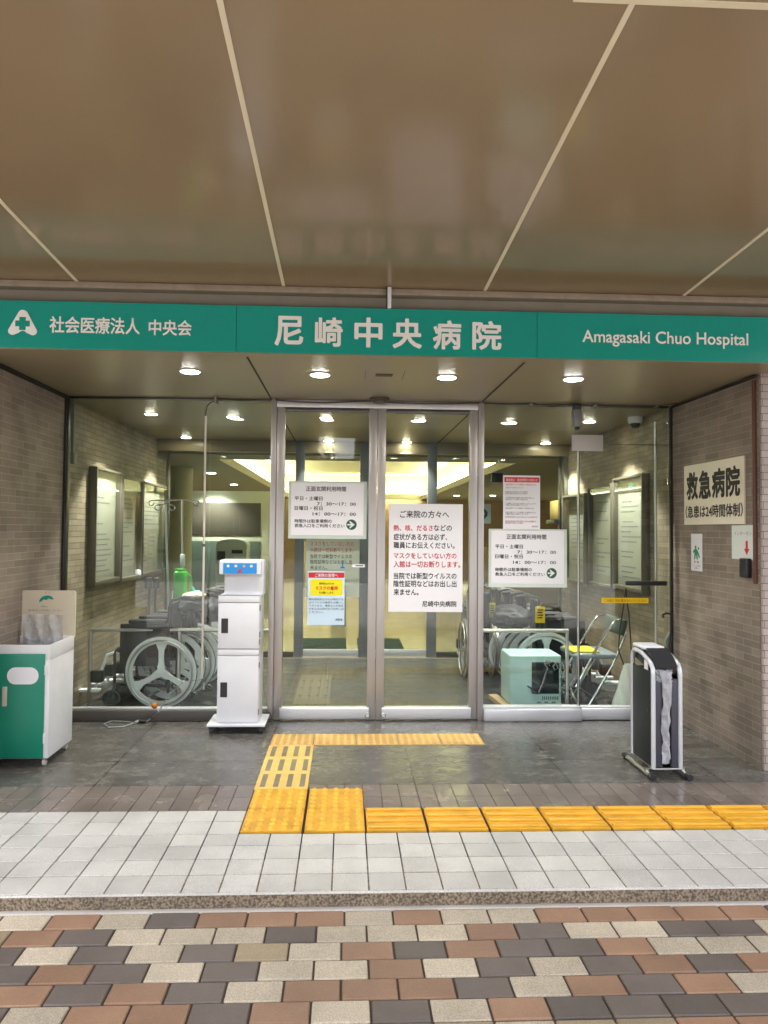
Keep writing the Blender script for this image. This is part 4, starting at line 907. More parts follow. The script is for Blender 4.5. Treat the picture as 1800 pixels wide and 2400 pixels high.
m = MB(); m.box(bx1 - .004, bx1 + .006, by0 + .014, by1 - .014, .055, ZP - .06, .002); m.build('side_panel', M_char, t)
m = MB(); m.cyl((bx0 - .0075, by0 + .06, .38), 'X', .009, .004, 14); m.build('side_lock', M_steel_d, t)
sw = bx1 - bx0
m = MB(); m.box(bx0 + .0145, bx0 + sw * .33, by0 - .004, by0 + .018, .06, ZP - .11, .002); m.build('front_panel', M_slate, t)
m = MB(); m.box(bx0 + sw * .66, bx1 - .0145, by0 - .004, by0 + .018, .06, ZP - .10, .002); m.build('front_panel', M_slate, t)
m = MB(); m.box(bx0 + .005, bx1 - .005, by0 + .12, by1 - .02, .055, ZP - .07, .003); m.build('inner_body', M_black, t)
m = MB(); m.box(bx0 - .002, bx1 + .002, by0 - .012, by1, .045, .056, .003); m.build('base_tray', M_alu, t)
m = MB(); prof = [(by0 + .02, ZP - .075), (by0 + .0, ZP - .02), (by0 + .06, ZP + .03), (by0 + .12, ZP + .062), (by1 - .03, ZP + .066), (by1 + .012, ZP + .03), (by1 + .012, ZP - .02), (by0 + .1, ZP - .06)]
m.prism(prof, (0, 0, 0), Y_, Z_, X_, bx0 + .016, bx1 - .016); m.build('top_hood', mat('hood_black', (.03, .032, .036), .25), t)
m = MB(); m.box(bx0 - .004, bx1 - .03, by0 + .13, by1 - .004, ZP + .050, ZP + .072, .010, 3); m.build('top_plate', M_whitemetal, t)
m = MB(); m.prism([(0, 0), (.05, -.015), (.05, .06), (0, .07)], (bx0 + .001, by0 + .12, ZP - .075), -Y_, Z_, X_, -.004, 0); m.build('side_label', M_paper, t)
for x in (bx0 - .028, bx1 + .028):
    m = MB(); m.tube([(x, by0 - .03, .018), (x, by1 + .03, .018)], .014, 12); m.mi = 1
    for yy in (by0 - .045, by1 + .045): m.tube([(x, yy - .022, .018), (x, yy + .022, .018)], .0178, 12)
    m.mi = 0; m.box(x - .008, x + .008, by0 + .02, by0 + .05, .026, .05); m.box(min(x, x + (.03 if x < bx0 else -.03)), max(x, x + (.03 if x < bx0 else -.03)), by0 + .02, by0 + .05, .042, .05); m.build('foot_bar', [M_alu, M_blackpl], t)
# silvery sleeve of bags
crumple('bag_mouth', 'crumpled whitish bag mouth under the black hood of the dark stand', bx0 + .016, bx1 - .045, by0 + .002, ZP - .115, ZP - .045, M_bag, None, .02, .005, 9)
rnd = random.Random(11); m = MB(); rows_ = []; NZ = 34
for j in range(NZ + 1):
    v = j / NZ; z = .085 + (ZP - .055 - .085) * v
    xc_ = bx0 + sw * (.33 + .07 * v) + .004 * math.sin(v * 11); hw = sw * (.135 + .04 * v + .012 * math.sin(v * 17)); row = []
    if v > .9: hw *= 1 + (v - .9) * 5
    for i in range(9):
        u = i / 8 * 2 - 1
        row.append(m.bm.verts.new((xc_ + u * hw + sw * .08, by0 - .012 - .014 * math.cos(u * 1.5) + rnd.uniform(-.005, .005) + .006 * math.sin(v * 31 + u * 3), z)))
    rows_.append(row)
fs = [m.bm.faces.new((rows_[j][i], rows_[j][i + 1], rows_[j + 1][i + 1], rows_[j + 1][i])) for j in range(NZ) for i in range(8)]
bmesh.ops.solidify(m.bm, geom=fs, thickness=.006)
tag(m.build('bag_sleeve', M_bag), 'long crumpled silvery bag sleeve hanging in the slot of the dark stand', 'plastic bag')

# ================================================================ VESTIBULE OBJECTS
# --- guard rails
def rail(label, pts, r, posts):
    t = thing('guard_rail', label, 'rail', tuple(Vector(pts[0])))
    m = MB(); m.tube(pts, r, 10); m.build('rail_tube', M_alu, t)
    for a in posts:
        m = MB(); m.tube([a, (a[0], a[1], 0)], r * .9, 10); m.build('post', M_alu, t)
ry = 5.83
a, b = W(212, 1487, ry), W(640, 1490, ry); zr = .62
rail('low steel guard rail in front of the wheelchairs behind left glass', [(a.x, ry, zr), (b.x, ry, zr)], .017, [(a.x, ry, zr), (W(420, 1500, ry).x, ry, zr), (b.x - .02, ry, zr)])
ry = 5.64
a, b = W(1100, 1478, ry), W(1332, 1478, ry); zr2 = a.z
rail('low steel guard rail behind right glass in front of the wheelchairs', [(a.x, ry, zr2), (b.x, ry, zr2)], .016, [(b.x - .01, ry, zr2), (a.x + .02, ry, zr2)])

# --- wheelchairs
def wheel_mesh(m, c, R0, spokes=True, chrome=False):
    c = Vector(c); n = 48
    for (ra, rb, hw) in ((R0 * .80, R0 * .985, .012),):
        ring = []
        for i in range(n):
            a = 2 * math.pi * i / n; d = Vector((math.cos(a), 0, math.sin(a)))
            ring.append([m.bm.verts.new(c + d * rr + Y_ * yy) for rr, yy in ((ra, -hw), (rb, -hw), (rb, hw), (ra, hw))])
        for i in range(n):
            A, B = ring[i], ring[(i + 1) % n]
            for k in range(4): f = m.bm.faces.new((A[k], A[(k + 1) % 4], B[(k + 1) % 4], B[k])); f.material_index = m.mi
    if spokes:
        for k in range(3):
            a = R(90 + 120 * k); d = Vector((math.cos(a), 0, math.sin(a))); e = Vector((-math.sin(a), 0, math.cos(a)))
            m.prism([(R0 * .10, -.032), (R0 * .3, -.02), (R0 * .6, -.022), (R0 * .83, -.05), (R0 * .83, .05), (R0 * .6, .022), (R0 * .3, .02), (R0 * .10, .032)], c, d, e, Y_, -.009, .009)
        m.cyl(c, 'Y', .038, .028, 20)
def make_wheelchair(label, group, width, ma_wheel, fabric, wire=False):
    R0 = .288
    t = thing('wheelchair', label, 'wheelchair', (0, 0, 0), group)
    hw = width / 2
    for s in (-1, 1):
        m = MB(); wheel_mesh(m, (0, s * hw, R0), R0, not wire)
        if wire:
            m.cyl((0, s * hw, R0), 'Y', .022, .05, 14)
            for k in range(14):
                a = 2 * math.pi * k / 14; m.tube([(0, s * hw, R0), (R0 * .87 * math.cos(a), s * hw, R0 + R0 * .87 * math.sin(a))], .0015, 4)
        wl = m.build('wheel', ma_wheel, t)
        m = MB(); m.ring((0, s * hw, R0), 'Y', R0 * .965, .012, 48, 8); m.build('tyre', M_tyre, wl)
        m = MB(); m.ring((0, s * (hw + .03), R0), 'Y', R0 * .88, .007, 44, 8); m.build('hand_rim', M_alu, wl)
        m = MB(); m.ring((.40, s * hw * .9, .075), 'Y', .06, .014, 20, 8); m.cyl((.40, s * hw * .9, .075), 'Y', .045, .014, 16); m.tube([(.40, s * hw * .9, .075), (.38, s * hw * .9, .16), (.38, s * hw * .9, .2)], .012, 8); m.build('castor', M_tyre, t)
        y = s * hw * .86
        m = MB(); m.tube([(-.05, y, .12), (-.05, y, .80), (-.07, y, .86), (-.17, y, .885)], .0125, 8); m.tube([(-.05, y, .17), (.36, y, .19)], .0125, 8); m.tube([(.38, y, .19), (.38, y, .44), (.36, y, .47), (-.05, y, .45)], .0125, 8)
        m.tube([(-.05, y, .66), (.25, y, .66), (.31, y, .63), (.33, y, .47)], .0125, 8); m.build('side_frame', M_blackpl if not wire else M_alu, t)
        m = MB(); m.tube([(-.16, y, .885), (-.26, y, .87)], .017, 10); m.build('push_handle', M_blackpl, t)
        m = MB(); m.box(-.03, .27, y - .03, y + .03, .672, .705, .012, 3); m.build('armrest', fabric, t)
        m = MB(); m.box(-.06, .34, y - .012, y + .012, .33, .67, .008); m.build('skirt_guard', fabric, t)
        m = MB(); m.tube([(.38, y, .44), (.44, y, .42), (.53, y, .16)], .0125, 8); m.box(.50, .66, y - .05 if s > 0 else y - .02, y + .02 if s > 0 else y + .05, .12, .145, .008); m.mi = 1; m.box(.47, .56, y - .04, y + .04, .20, .30, .012); m.build('footrest', [M_rim if not wire else M_alu, M_blackpl], t)
    m = MB(); m.box(-.03, .37, -hw * .85, hw * .85, .435, .475, .015, 3); m.build('seat', fabric, t)
    m = MB(); m.box(-.085, -.055, -hw * .85, hw * .85, .46, .84, .012, 3); m.build('backrest', fabric, t)
    m = MB(); m.tube([(0, -hw * .8, .14), (.30, hw * .8, .42)], .011, 8); m.tube([(0, hw * .8, .14), (.30, -hw * .8, .42)], .011, 8); m.tube([(0, -hw, R0), (0, hw, R0)], .01, 8); m.build('cross_brace', M_alu, t)
    return t
gw = 'wheelchairs parked in the vestibule'
pa = make_wheelchair('front wheelchair behind left glass with pale three-spoke wheels and black seat', gw, .30, M_rim, M_fabric)
cL = G(374, 1664)
pa.location = (cL.x, cL.y + .20, 0); pa.rotation_euler.z = R(178)
labs = ['second wheelchair of the left row, just behind the front pale-wheeled one', 'third wheelchair of the left row, its wheels showing as arcs by the cream pipe', 'fourth wheelchair of the left row, deepest behind left glass']
for i in range(3):
    c = copy_tree(pa); c['label'] = labs[i]; c.location = (cL.x + .015 + .045 * (i + 1), cL.y + .20 + .40 * (i + 1), 0); c.rotation_euler.z = R(178 + (2 - i) * 2.0)
pb = make_wheelchair('front wheelchair behind right glass, its pale wheel rising above the teal box', gw, .30, M_rim, M_fabric_b)
cR = G(1283, 1638)
pb.location = (cR.x, cR.y + .16, 0); pb.rotation_euler.z = R(-2)
labs = ['second wheelchair of the right row, directly behind the front one', 'third wheelchair of the right row, its rim showing left of the teal box', 'fourth wheelchair of the right row, deepest behind right glass']
for i in range(3):
    c = copy_tree(pb); c['label'] = labs[i]; c.location = (cR.x - .04 * (i + 1), cR.y + .16 + .36 * (i + 1), 0); c.rotation_euler.z = R(-2 + i)
pw = make_wheelchair('folded wheelchair turned end-on with thin chrome wheels beside right door frame', gw, .26, M_alu, M_fabric_b, True)
cW = G(1120, 1588); pw.location = (cW.x + .0, cW.y, 0); pw.rotation_euler.z = R(88)
# tags hanging on wheelchairs
def hang_tag(label, px, py, Y, w_, h_, ma):
    a = W(px, py, Y); m = MB(); m.box(a.x - w_ / 2, a.x + w_ / 2, Y, Y + .006, a.z - h_ / 2, a.z + h_ / 2, .003)
    m.mi = 1
    for i in range(4): m.box(a.x - w_ * .3, a.x + w_ * (.3 - .08 * (i % 2)), Y - .001, Y - .0003, a.z + h_ * (.3 - .16 * i) - h_ * .04, a.z + h_ * (.3 - .16 * i) + h_ * .04)
    m.mi = 0; m.tube([(a.x, Y + .003, a.z + h_ / 2), (a.x + .01, Y + .003, a.z + h_ / 2 + .04)], .002, 6)
    tag(m.build('yellow_tag', [ma, M_ink]), label, 'tag', 'yellow tags on wheelchairs')
hang_tag('yellow black-printed tag on the front right wheelchair above the rail', 1266, 1441, cR.y - .03, .085, .14, M_yellow)
hang_tag('dull yellow tag nearest the right door frame above the rail', 1154, 1430, cR.y + .2, .055, .13, mat('olive_tag', srgb(170, 160, 30), .5))
# bags and coats piled over the wheelchair backs
def lump(name, label, cat, c, sx, sy, sz, ma, seed=0, amp=.18):
    rnd = random.Random(seed); m = MB(); r = bmesh.ops.create_icosphere(m.bm, subdivisions=4, radius=1)
    from mathutils import noise
    for v in r['verts']:
        d = 1 + amp * noise.noise(v.co * 1.8 + Vector((seed * 3.1, 0, 0))) + amp * .5 * noise.noise(v.co * 5 + Vector((0, seed, 0)))
        v.co = Vector((c[0] + v.co.x * sx * d, c[1] + v.co.y * sy * d, max(c[2] - sz, c[2] + v.co.z * sz * d)))
    return tag(m.build(name, ma), label, cat)
Yb = cL.y + .25
a = W(478, 1425, Yb); lump('cloth_bundle', 'dark cushion bundle on the left wheelchairs beside the white dispenser', 'cushions', (a.x + .03, Yb + .1, a.z - .03), .13, .16, .10, M_fabric_b, 1)
a = W(438, 1415, Yb); lump('cloth_bundle', 'dark green grey cover draped over the left wheelchair handles', 'cover', (a.x, Yb + .1, a.z - .02), .17, .16, .06, mat('cover_grey_green', srgb(30, 38, 38), .7, bump=.3, bscale=30), 2)
a = W(448, 1397, Yb); lump('towel', 'folded cream towel on top of the left wheelchair pile', 'towel', (a.x, Yb + .1, a.z), .10, .12, .03, M_towel, 3, .1)
a = W(330, 1470, Yb); lump('cloth_bundle', 'black seat cushions bulging above the rail behind left glass', 'cushions', (a.x + .04, Yb + .3, a.z - .05), .26, .2, .085, M_fabric, 4)
Yr = cR.y + .3
a = W(1195, 1440, Yr); lump('cloth_bundle', 'dark jumble of cushions over the right wheelchairs left of the yellow tag', 'cushions', (a.x, Yr, a.z - .02), .20, .2, .11, M_fabric_b, 6)
a = W(1300, 1455, Yr); lump('cloth_bundle', 'black cushions over the right wheelchairs right of the yellow tag', 'cushions', (a.x + .03, Yr, a.z - .03), .17, .2, .10, M_fabric, 7)
# green jug
Yj = Yb + .1; a = W(425, 1395, Yj); b = W(425, 1336, Yj); hj = b.z - a.z
t = thing('green_jug', 'bright green plastic spray jug on the left wheelchair pile', 'jug', (a.x, Yj, a.z))
m = MB(); m.box(a.x - .055, a.x + .04, Yj - .05, Yj + .05, a.z - .02, b.z - .01, .012, 3); m.build('jug_body', M_green_jug, t)
m = MB(); m.cyl((a.x - .01, Yj, b.z), 'Z', .045, .02, 18); m.build('lid', M_green_jug, t)
m = MB(); m.tube([(a.x + .04, Yj, b.z - .03), (a.x + .075, Yj, b.z - .05), (a.x + .085, Yj, b.z - .12), (a.x + .06, Yj, a.z + .03)], .008, 8); m.build('handle', M_green_jug, t)
m = MB(); m.tube([(a.x + .085, Yj, b.z - .14), (a.x + .11, Yj, a.z + .03), (a.x + .15, Yj, a.z + .025)], [.012, .016, .018], 10); m.build('spout', M_aqua, t)
# IV stands
def iv_stand(label, px_top, py_top, px_bot, py_bot, Y, hooks):
    a, b = W(px_top, py_top, Y), W(px_bot, py_bot, Y)
    t = thing('drip_stand', label, 'drip stand', (b.x, Y, 0), 'steel drip stands')
    m = MB(); m.tube([(b.x, Y, .06), a], .011, 10); m.build('pole', M_alu, t)
    m = MB(); m.tube([(b.x, Y, .10), (b.x, Y, a.z * .55)], .016, 10); m.build('lower_pole', M_chrome, t)
    for k in range(5):
        an = 2 * math.pi * k / 5 + .3; m = MB(); m.tube([(b.x, Y, .09), (b.x + .24 * math.cos(an), Y + .24 * math.sin(an), .05)], .010, 8); m.ring((b.x + .24 * math.cos(an), Y + .24 * math.sin(an), .025), 'Y', .017, .008, 14, 6); m.build('leg', M_chrome, t)
    if hooks:
        m = MB()
        for s in hooks:
            e = a + Vector((s, 0, -.008)); m.tube([a, e], .0055, 8); m.tube([e + Vector((0, 0, 0))] + [e + Vector((.022 * math.copysign(1, s) * math.sin(R(q_)), 0, -.022 + .022 * math.cos(R(q_)))) for q_ in range(30, 271, 40)], .005, 8)
        m.build('hook_bar', M_chrome, t)
iv_stand('taller steel drip stand with curled hooks behind the cream pipe', 427, 1172, 428, 1560, 6.35, (-.27, .13))
iv_stand('thicker grey drip stand pole left of the green jug', 388, 1182, 402, 1560, 6.2, (-.07, .06))
m = MB(); a = W(428, 1312, 6.33); m.box(a.x - .02, a.x + .02, 6.31, 6.338, a.z - .06, a.z + .05, .006); tag(m.build('drip_clamp', M_white_inner), 'pale clamp box on the taller drip stand above the green jug', 'clamp')
# black stand with clamp by left wall, white cup
a = W(357, 1367, 6.9); t = thing('black_clamp_stand', 'thin stand with two black clamps in front of left framed boards', 'stand', (a.x, 6.9, 0))
m = MB(); m.tube([(a.x - .03, 6.9, 0), (a.x - .03, 6.9, a.z)], .012, 8); m.tube([(a.x + .03, 6.9, 0), (a.x + .03, 6.9, a.z)], .012, 8); m.build('pole', M_steel_d, t)
for dx in (-.035, .04):
    m = MB(); m.box(a.x + dx - .028, a.x + dx + .028, 6.86, 6.93, a.z - .05, a.z + .055, .01, 3); m.build('clamp', M_blackpl, t)
m = MB(); m.box(a.x - .12, a.x + .12, 6.8, 7.0, 0, .012, .004); m.build('base', M_steel_d, t)
a = SX(323, 1341, XL + .05); m = MB(); m.lathe([(.03, -.03), (.034, 0), (.026, .022), (.001, .03)], a, n=18); tag(m.build('paper_cup', M_whitemetal), 'small white round cup at the foot of the framed boards at left', 'cup')

# --- teal machine on planks, with cord
YT = 5.69
x0, x1 = W(1195, 1600, YT).x, W(1316.5, 1600, YT).x; z0, z1 = W(1256, 1660, YT).z, W(1256, 1536, YT).z
z0 = .042
t = thing('teal_machine', 'pale teal metal box with dark square panel standing on planks behind right glass', 'machine', ((x0 + x1) / 2, YT + .17, z0))
m = MB(); m.box(x0, x1, YT, YT + .34, z0, z1, .016, 4); m.build('housing', M_teal_box, t)
c0, c1 = W(1246, 1626, YT), W(1310, 1552, YT)
m = MB(); m.box(c0.x, c1.x, YT - .006, YT + .004, c0.z, c1.z, .004); m.build('dark_panel', mat('smoked_panel', srgb(32, 44, 48), .12), t)
m = MB()
for i in range(9): xx = W(1272 + i * 4.4, 1636, YT).x; zz = W(1290, 1636, YT).z; m.box(xx - .0035, xx + .0035, YT - .0015, YT + .002, zz - .013, zz + .013)
m.build('vent_slots', M_char, t)
m = MB(); zz = W(1260, 1646, YT).z
for i in range(3): m.box(x0 + .22 + i * .06, x0 + .25 + i * .06, YT - .0012, YT + .001, zz - .006, zz + .006)
m.build('dials', M_grey_pipe, t)
m = MB(); P = lambda x, y: W(x, y, YT - .02)
m.tube([P(1262, 1624), P(1272, 1600), P(1283, 1565), P(1276, 1556), P(1280, 1548), P(1290, 1550), P(1288, 1560), P(1280, 1556), P(1296, 1550), P(1304, 1556), P(1308, 1566), P(1300, 1570), P(1296, 1562), P(1304, 1552), P(1318, 1556), P(1328, 1572), P(1330, 1582), P(1318, 1590)], .006, 8)
m.build('power_cord', M_hose, t)
m = MB(); m.tube([P(1236, 1608), P(1246, 1614), P(1250, 1622), P(1262, 1624)], [.005, .007, .012, .012], 10); m.build('plug', M_blackpl, t)
t = thing('timber_plank', 'pale timber plank under the left end of the teal machine', 'plank', (x0, YT, 0), 'planks under the teal machine')
m = MB(); m.box(x0 - .045, x0 + .03, YT - .03, YT + .42, .002, .0415, .003, rot=Matrix.Rotation(R(6), 3, 'Z'), piv=Vector((x0, YT, 0))); m.build('board', M_wood, t)
t = thing('timber_plank', 'pale timber plank under the right end of the teal machine', 'plank', (x1, YT, 0), 'planks under the teal machine')
m = MB(); m.box(x1 - .04, x1 + .03, YT - .03, YT + .42, .002, .0415, .003); m.build('board', M_wood, t)

# --- folding chair
cx0 = G(1400, 1672); Yc = cx0.y + .05
def cp(px, py, Y=None): return W(px, py, Y or Yc)
t = thing('folding_chair', 'chrome folding chair with plastic-wrapped seat and green back behind right glass', 'folding chair', (cp(1415, 1600).x, Yc, 0))
for dy in (0, .38):
    o_ = Vector((0, dy, 0))
    m = MB(); m.tube([Vector((cp(1374, 1668).x, Yc, .012)) + o_, cp(1435, 1560) + o_, cp(1468, 1482) + o_], .0105, 10); m.build('front_leg', M_chrome, t)
    m = MB(); m.tube([Vector((cp(1352, 1668).x + .02, Yc, .012)) + o_, Vector((cp(1335, 1610).x, Yc, cp(1335, 1610).z)) + o_], .0105, 10); m.tube([cp(1350, 1610) + o_, cp(1384, 1545) + o_, cp(1425, 1475) + o_, cp(1440, 1456) + o_, cp(1460, 1452) + o_], .0105, 10); m.build('rear_leg', M_chrome, t)
a, b = cp(1345, 1545), cp(1448, 1530)
m = MB(); m.box(a.x, b.x, Yc - .01, Yc + .39, a.z + .0, a.z + .045, .018, 3); m.build('seat', mat('grey_wrapped_vinyl', srgb(150, 160, 168), .2, bump=.5, bscale=18), t)
a, b = cp(1450, 1488), cp(1478, 1450)
m = MB(); m.box(a.x, a.x + .05, Yc - .005, Yc + .385, a.z, b.z, .015, 3, rot=Matrix.Rotation(R(14), 3, 'Y'), piv=Vector((a.x, Yc, a.z))); m.build('backrest', mat('dark_green_vinyl', srgb(60, 76, 70), .35), t)
m = MB(); m.tube([cp(1352, 1640), cp(1352, 1640) + Vector((0, .38, 0))], .008, 8); m.tube([cp(1393, 1635), cp(1393, 1635) + Vector((0, .38, 0))], .008, 8); m.build('cross_tube', M_chrome, t)
a, b = cp(1345, 1528), cp(1425, 1518); zs_ = cp(1345, 1545).z + .046
m = MB(); m.box(a.x, b.x - .06, Yc + .02, Yc + .30, zs_, zs_ + .014, .005); tag(m.build('yellow_cloth', mat('yellow_cloth_fabric', srgb(215, 200, 50), .8, bump=.3, bscale=40)), 'folded yellow cloth lying on the folding chair seat', 'cloth')
# --- white tote bag hanging with long dark straps
Yt = 5.60
m = MB(); bot, topz = W(1455, 1657, Yt), W(1470, 1560, Yt); prof = []
N = 10; rings = []
for j in range(N + 1):
    v = j / N; px = 1430 + (1462 - 1430) * v ** .8; pr = 1488 - 2 * v; py_ = 1655 - (1655 - 1556) * v
    l, r_e = W(px, py_, Yt), W(pr, py_, Yt); th = .045 * (1 - v) ** .5 + .006
    c = (l + r_e) / 2; hwid = (r_e.x - l.x) / 2
    rings.append([m.bm.verts.new((c.x + hwid * math.cos(q_) * (1 - .15 * (j == 0)), Yt + th * math.sin(q_) + .006 * math.sin(q_ * 5 + j), c.z + (.004 * math.sin(q_ * 3)))) for q_ in [2 * math.pi * k / 24 for k in range(24)]])
for A, B in zip(rings, rings[1:]):
    for k in range(24): m.bm.faces.new((A[k], A[(k + 1) % 24], B[(k + 1) % 24], B[k]))
m.bm.faces.new(rings[0][::-1]); m.bm.faces.new(rings[-1])
t = m.build('tote_bag', M_white_bag); tag(t, 'white cotton tote bag hanging by dark straps behind the glass swing door', 'bag')
m = MB(); m.tube([W(1462, 1558, Yt), W(1450, 1525, Yt), W(1452, 1480, Yt), W(1462, 1418, Yt - .06), W(1467, 1378, Yt - .1)], .005, 8); m.tube([W(1482, 1566, Yt), W(1478, 1500, Yt), W(1474, 1440, Yt), W(1469, 1405, Yt - .06), W(1467, 1378, Yt - .1)], .005, 8); m.build('strap', mat('dark_strap', srgb(52, 44, 36), .7), t)
# --- umbrella leaning in the corner
Yu = 5.50
t = thing('umbrella', 'folded umbrella with black hooked handle leaning in the right glass corner', 'umbrella', tuple(W(1563, 1640, Yu)))
hk = [W(x, y, Yu) for x, y in ((1553, 1448), (1554, 1440), (1561, 1437), (1570, 1438), (1576, 1446), (1578, 1456), (1576, 1468), (1571, 1485))]
m = MB(); m.tube(hk, .0095, 10); m.build('handle', M_blackpl, t)
m = MB(); m.tube([W(1571, 1483, Yu), W(1564, 1500, Yu), W(1560, 1540, Yu), W(1562, 1640, Yu)], [.014, .022, .026, .006], 12); m.build('canopy_cloth', mat('umbrella_grey', srgb(120, 128, 124), .5, bump=.5, bscale=40), t)

# --- framed boards on the vestibule walls
def board(label, side, ya, yb, z0, z1, sheets, tint=M_board, header=None, depth=.07):
    x = XL if side < 0 else XR; s = 1 if side < 0 else -1
    t = thing('notice_board', label, 'notice board', (x, (ya + yb) / 2, z0), 'framed boards on the vestibule walls')
    xa, xb = x + s * .001, x + s * depth
    m = MB(); fw = .022
    for (y0_, y1_, za, zb) in ((ya, ya + fw, z0, z1), (yb - fw, yb, z0, z1), (ya + fw, yb - fw, z0, z0 + fw + .02), (ya + fw, yb - fw, z1 - fw, z1)): m.box(min(xa, xb), max(xa, xb), y0_, y1_, za, zb, .003)
    m.build('frame', M_frame_br, t)
    xs0 = x + s * .02; m = MB(); m.box(min(xa, xs0), max(xa, xs0), ya + fw, yb - fw, z0 + fw + .02, z1 - fw); m.build('backing', tint, t)
    m = MB(); rnd = random.Random(int(ya * 100)); mk = MB()
    for (fy0, fy1, fz0, fz1) in sheets:
        y0_, y1_ = ya + fw + (yb - ya - 2 * fw) * fy0, ya + fw + (yb - ya - 2 * fw) * fy1; za, zb = z0 + .05 + (z1 - z0 - .09) * fz0, z0 + .05 + (z1 - z0 - .09) * fz1
        xx = xs0 + s * .001; m.box(min(xs0, xx), max(xs0, xx), y0_, y1_, za, zb)
        n = int((zb - za) / .045)
        for i in range(n):
            zz = zb - .03 - i * .045
            if rnd.random() < .25: continue
            w_ = (y1_ - y0_) * rnd.uniform(.35, .85); x2 = xx + s * .0006
            st = y0_ + (y1_ - y0_) * rnd.uniform(.04, .12)
            if s > 0: mk.box(min(xx, x2), max(xx, x2), st, st + w_, zz - .012, zz)
            else: mk.box(min(xx, x2), max(xx, x2), y1_ - (st - y0_) - w_, y1_ - (st - y0_), zz - .012, zz)
    m.build('sheets', M_sheet, t); mk.build('print', M_grey_ink, t)
    if header:
        xx = xs0 + s * .004; m = MB(); m.box(min(xs0, xx), max(xs0, xx), ya + fw, yb - fw, z1 - fw - .12, z1 - fw); m.build('header_band', M_frame_br, t)
        m = MB(); m.prism([(.05 * math.cos(R(a)), .03 * math.sin(R(a))) for a in range(0, 360, 20)], (xx, (ya + yb) / 2, z1 - fw - .06), Y_, Z_, X_, -.001, .001) ; m.build('header_emblem', M_teal_ink, t)
    xg = x + s * (depth - .012); m = MB(); m.box(xg - .002, xg + .002, ya + fw, yb - fw, z0 + fw + .02, z1 - fw); m.build('pane', M_glass_bd, t, smooth=False)
    return t
board('framed glazed board on left brick wall, nearest of the three', -1, 5.94, 6.60, .955, 1.945, [(.06, .94, .03, .86)])
board('framed glazed board on left brick wall, middle of the three', -1, 6.64, 7.28, .935, 1.925, [(.1, .9, .1, .85)])
board('framed glazed board on left brick wall with two taped white sheets, farthest of three', -1, 7.31, 8.33, .935, 1.915, [(.02, .32, .05, .42), (.36, .66, .09, .44), (.1, .9, .5, .8)])
board('framed glazed board on right brick wall with green emblem header, nearest of three', 1, 5.86, 6.53, .92, 1.94, [(.06, .94, .06, .84)], header=True)
board('framed glazed board on right brick wall, middle of the three', 1, 6.56, 7.20, .90, 1.90, [(.1, .9, .08, .9)])
board('framed glazed board on right brick wall, farthest of the three', 1, 7.23, 7.98, .88, 1.84, [(.05, .95, .18, .9)], depth=.1)
# small box and orange notice at the far right wall
t = thing('wall_box', 'small orange printed box on the far end of right vestibule wall', 'box', (XR - .05, 8.2, 1.6))
m = MB(); m.box(XR - .12, XR - .001, 8.08, 8.38, 1.58, 1.80, .006); m.build('case', mat('orange_box_card', srgb(205, 170, 100), .5), t)
m = MB(); m.box(XR - .16, XR - .001, 8.06, 8.40, 1.53, 1.575, .004); m.build('shelf', M_steel_d, t)
m = MB(); m.box(XR - .05, XR - .001, 8.05, 8.09, 1.84, 2.40, .004); tag(m.build('wall_conduit', M_grey_pipe), 'grey vertical trunking on right vestibule wall near the inner doors', 'conduit')

# ================================================================ INNER DOORS AND LOBBY
def ix(px, y=1300): return W(px, y, YI).x
zi = 2.235
fr = thing('inner_door_frame', 'dark grey frame of the inner sliding doors at the back of the vestibule', 'door frame', (0, YI, 0))
for (a, b) in ((691, 712), (842, 864), (1001, 1023)):
    m = MB(); m.box(ix(a), ix(b), YI - .03, YI + .05, 0, 2.434, .004); m.build('post', mat('grey_post', srgb(128, 134, 140), .4, .3) if 'grey_post' not in MATS else MATS['grey_post'], fr)
m = MB(); m.box(XL, XR, YI - .025, YI + .045, zi + .07, 2.4345, .003); m.build('header', M_ceil, fr)
for (a, b, lb) in ((712, 842, 'left inner sliding door with steel kick plate'), (864, 1001, 'right inner sliding door with steel kick plate')):
    t = thing('inner_door', lb + ' at the back of the vestibule', 'door', ((ix(a) + ix(b)) / 2, YI, 0), 'inner sliding doors')
    m = MB(); m.box(ix(a) + .002, ix(b) - .002, YI - .02, YI + .02, .006, .095, .004); m.build('kick_plate', M_steel_l, t)
    pane(t, ix(a) + .002, ix(b) - .002, .095, zi + .065, YI, M_glass_in)
for (x0_, x1_, lb) in ((XL + .002, ix(691) - .004, 'left inner glass partition between brick wall and inner doors'), (ix(1023) + .004, XR - .002, 'right inner glass partition between inner doors and brick wall')):
    t = thing('glass_partition', lb, 'window', ((x0_ + x1_) / 2, YI, 0)); pane(t, x0_, x1_, .07, zi + .065, YI, M_glass_in)
    m = MB(); m.box(x0_, x1_, YI - .02, YI + .02, .003, .069, .003); m.build('bottom_rail', M_steel_d, t)
    xs_m = [ix(392)] if x0_ < 0 else [ix(1312)]
    for xx in xs_m:
        m = MB(); m.box(xx - .012, xx + .012, YI - .0305, YI + .0305, .07, zi + .065, .002); m.build('mullion', M_steel_d, t)
for (a, b, lb) in ((-.60, .02, 'green ribbed door mat behind the left inner door'), (.16, .72, 'green ribbed door mat behind the right inner door')):
    m = MB(); m.box(a, b, 8.45, 9.4, .002, .014, .004); tag(m.build('door_mat', M_mat_green), lb, 'door mat', 'green door mats')

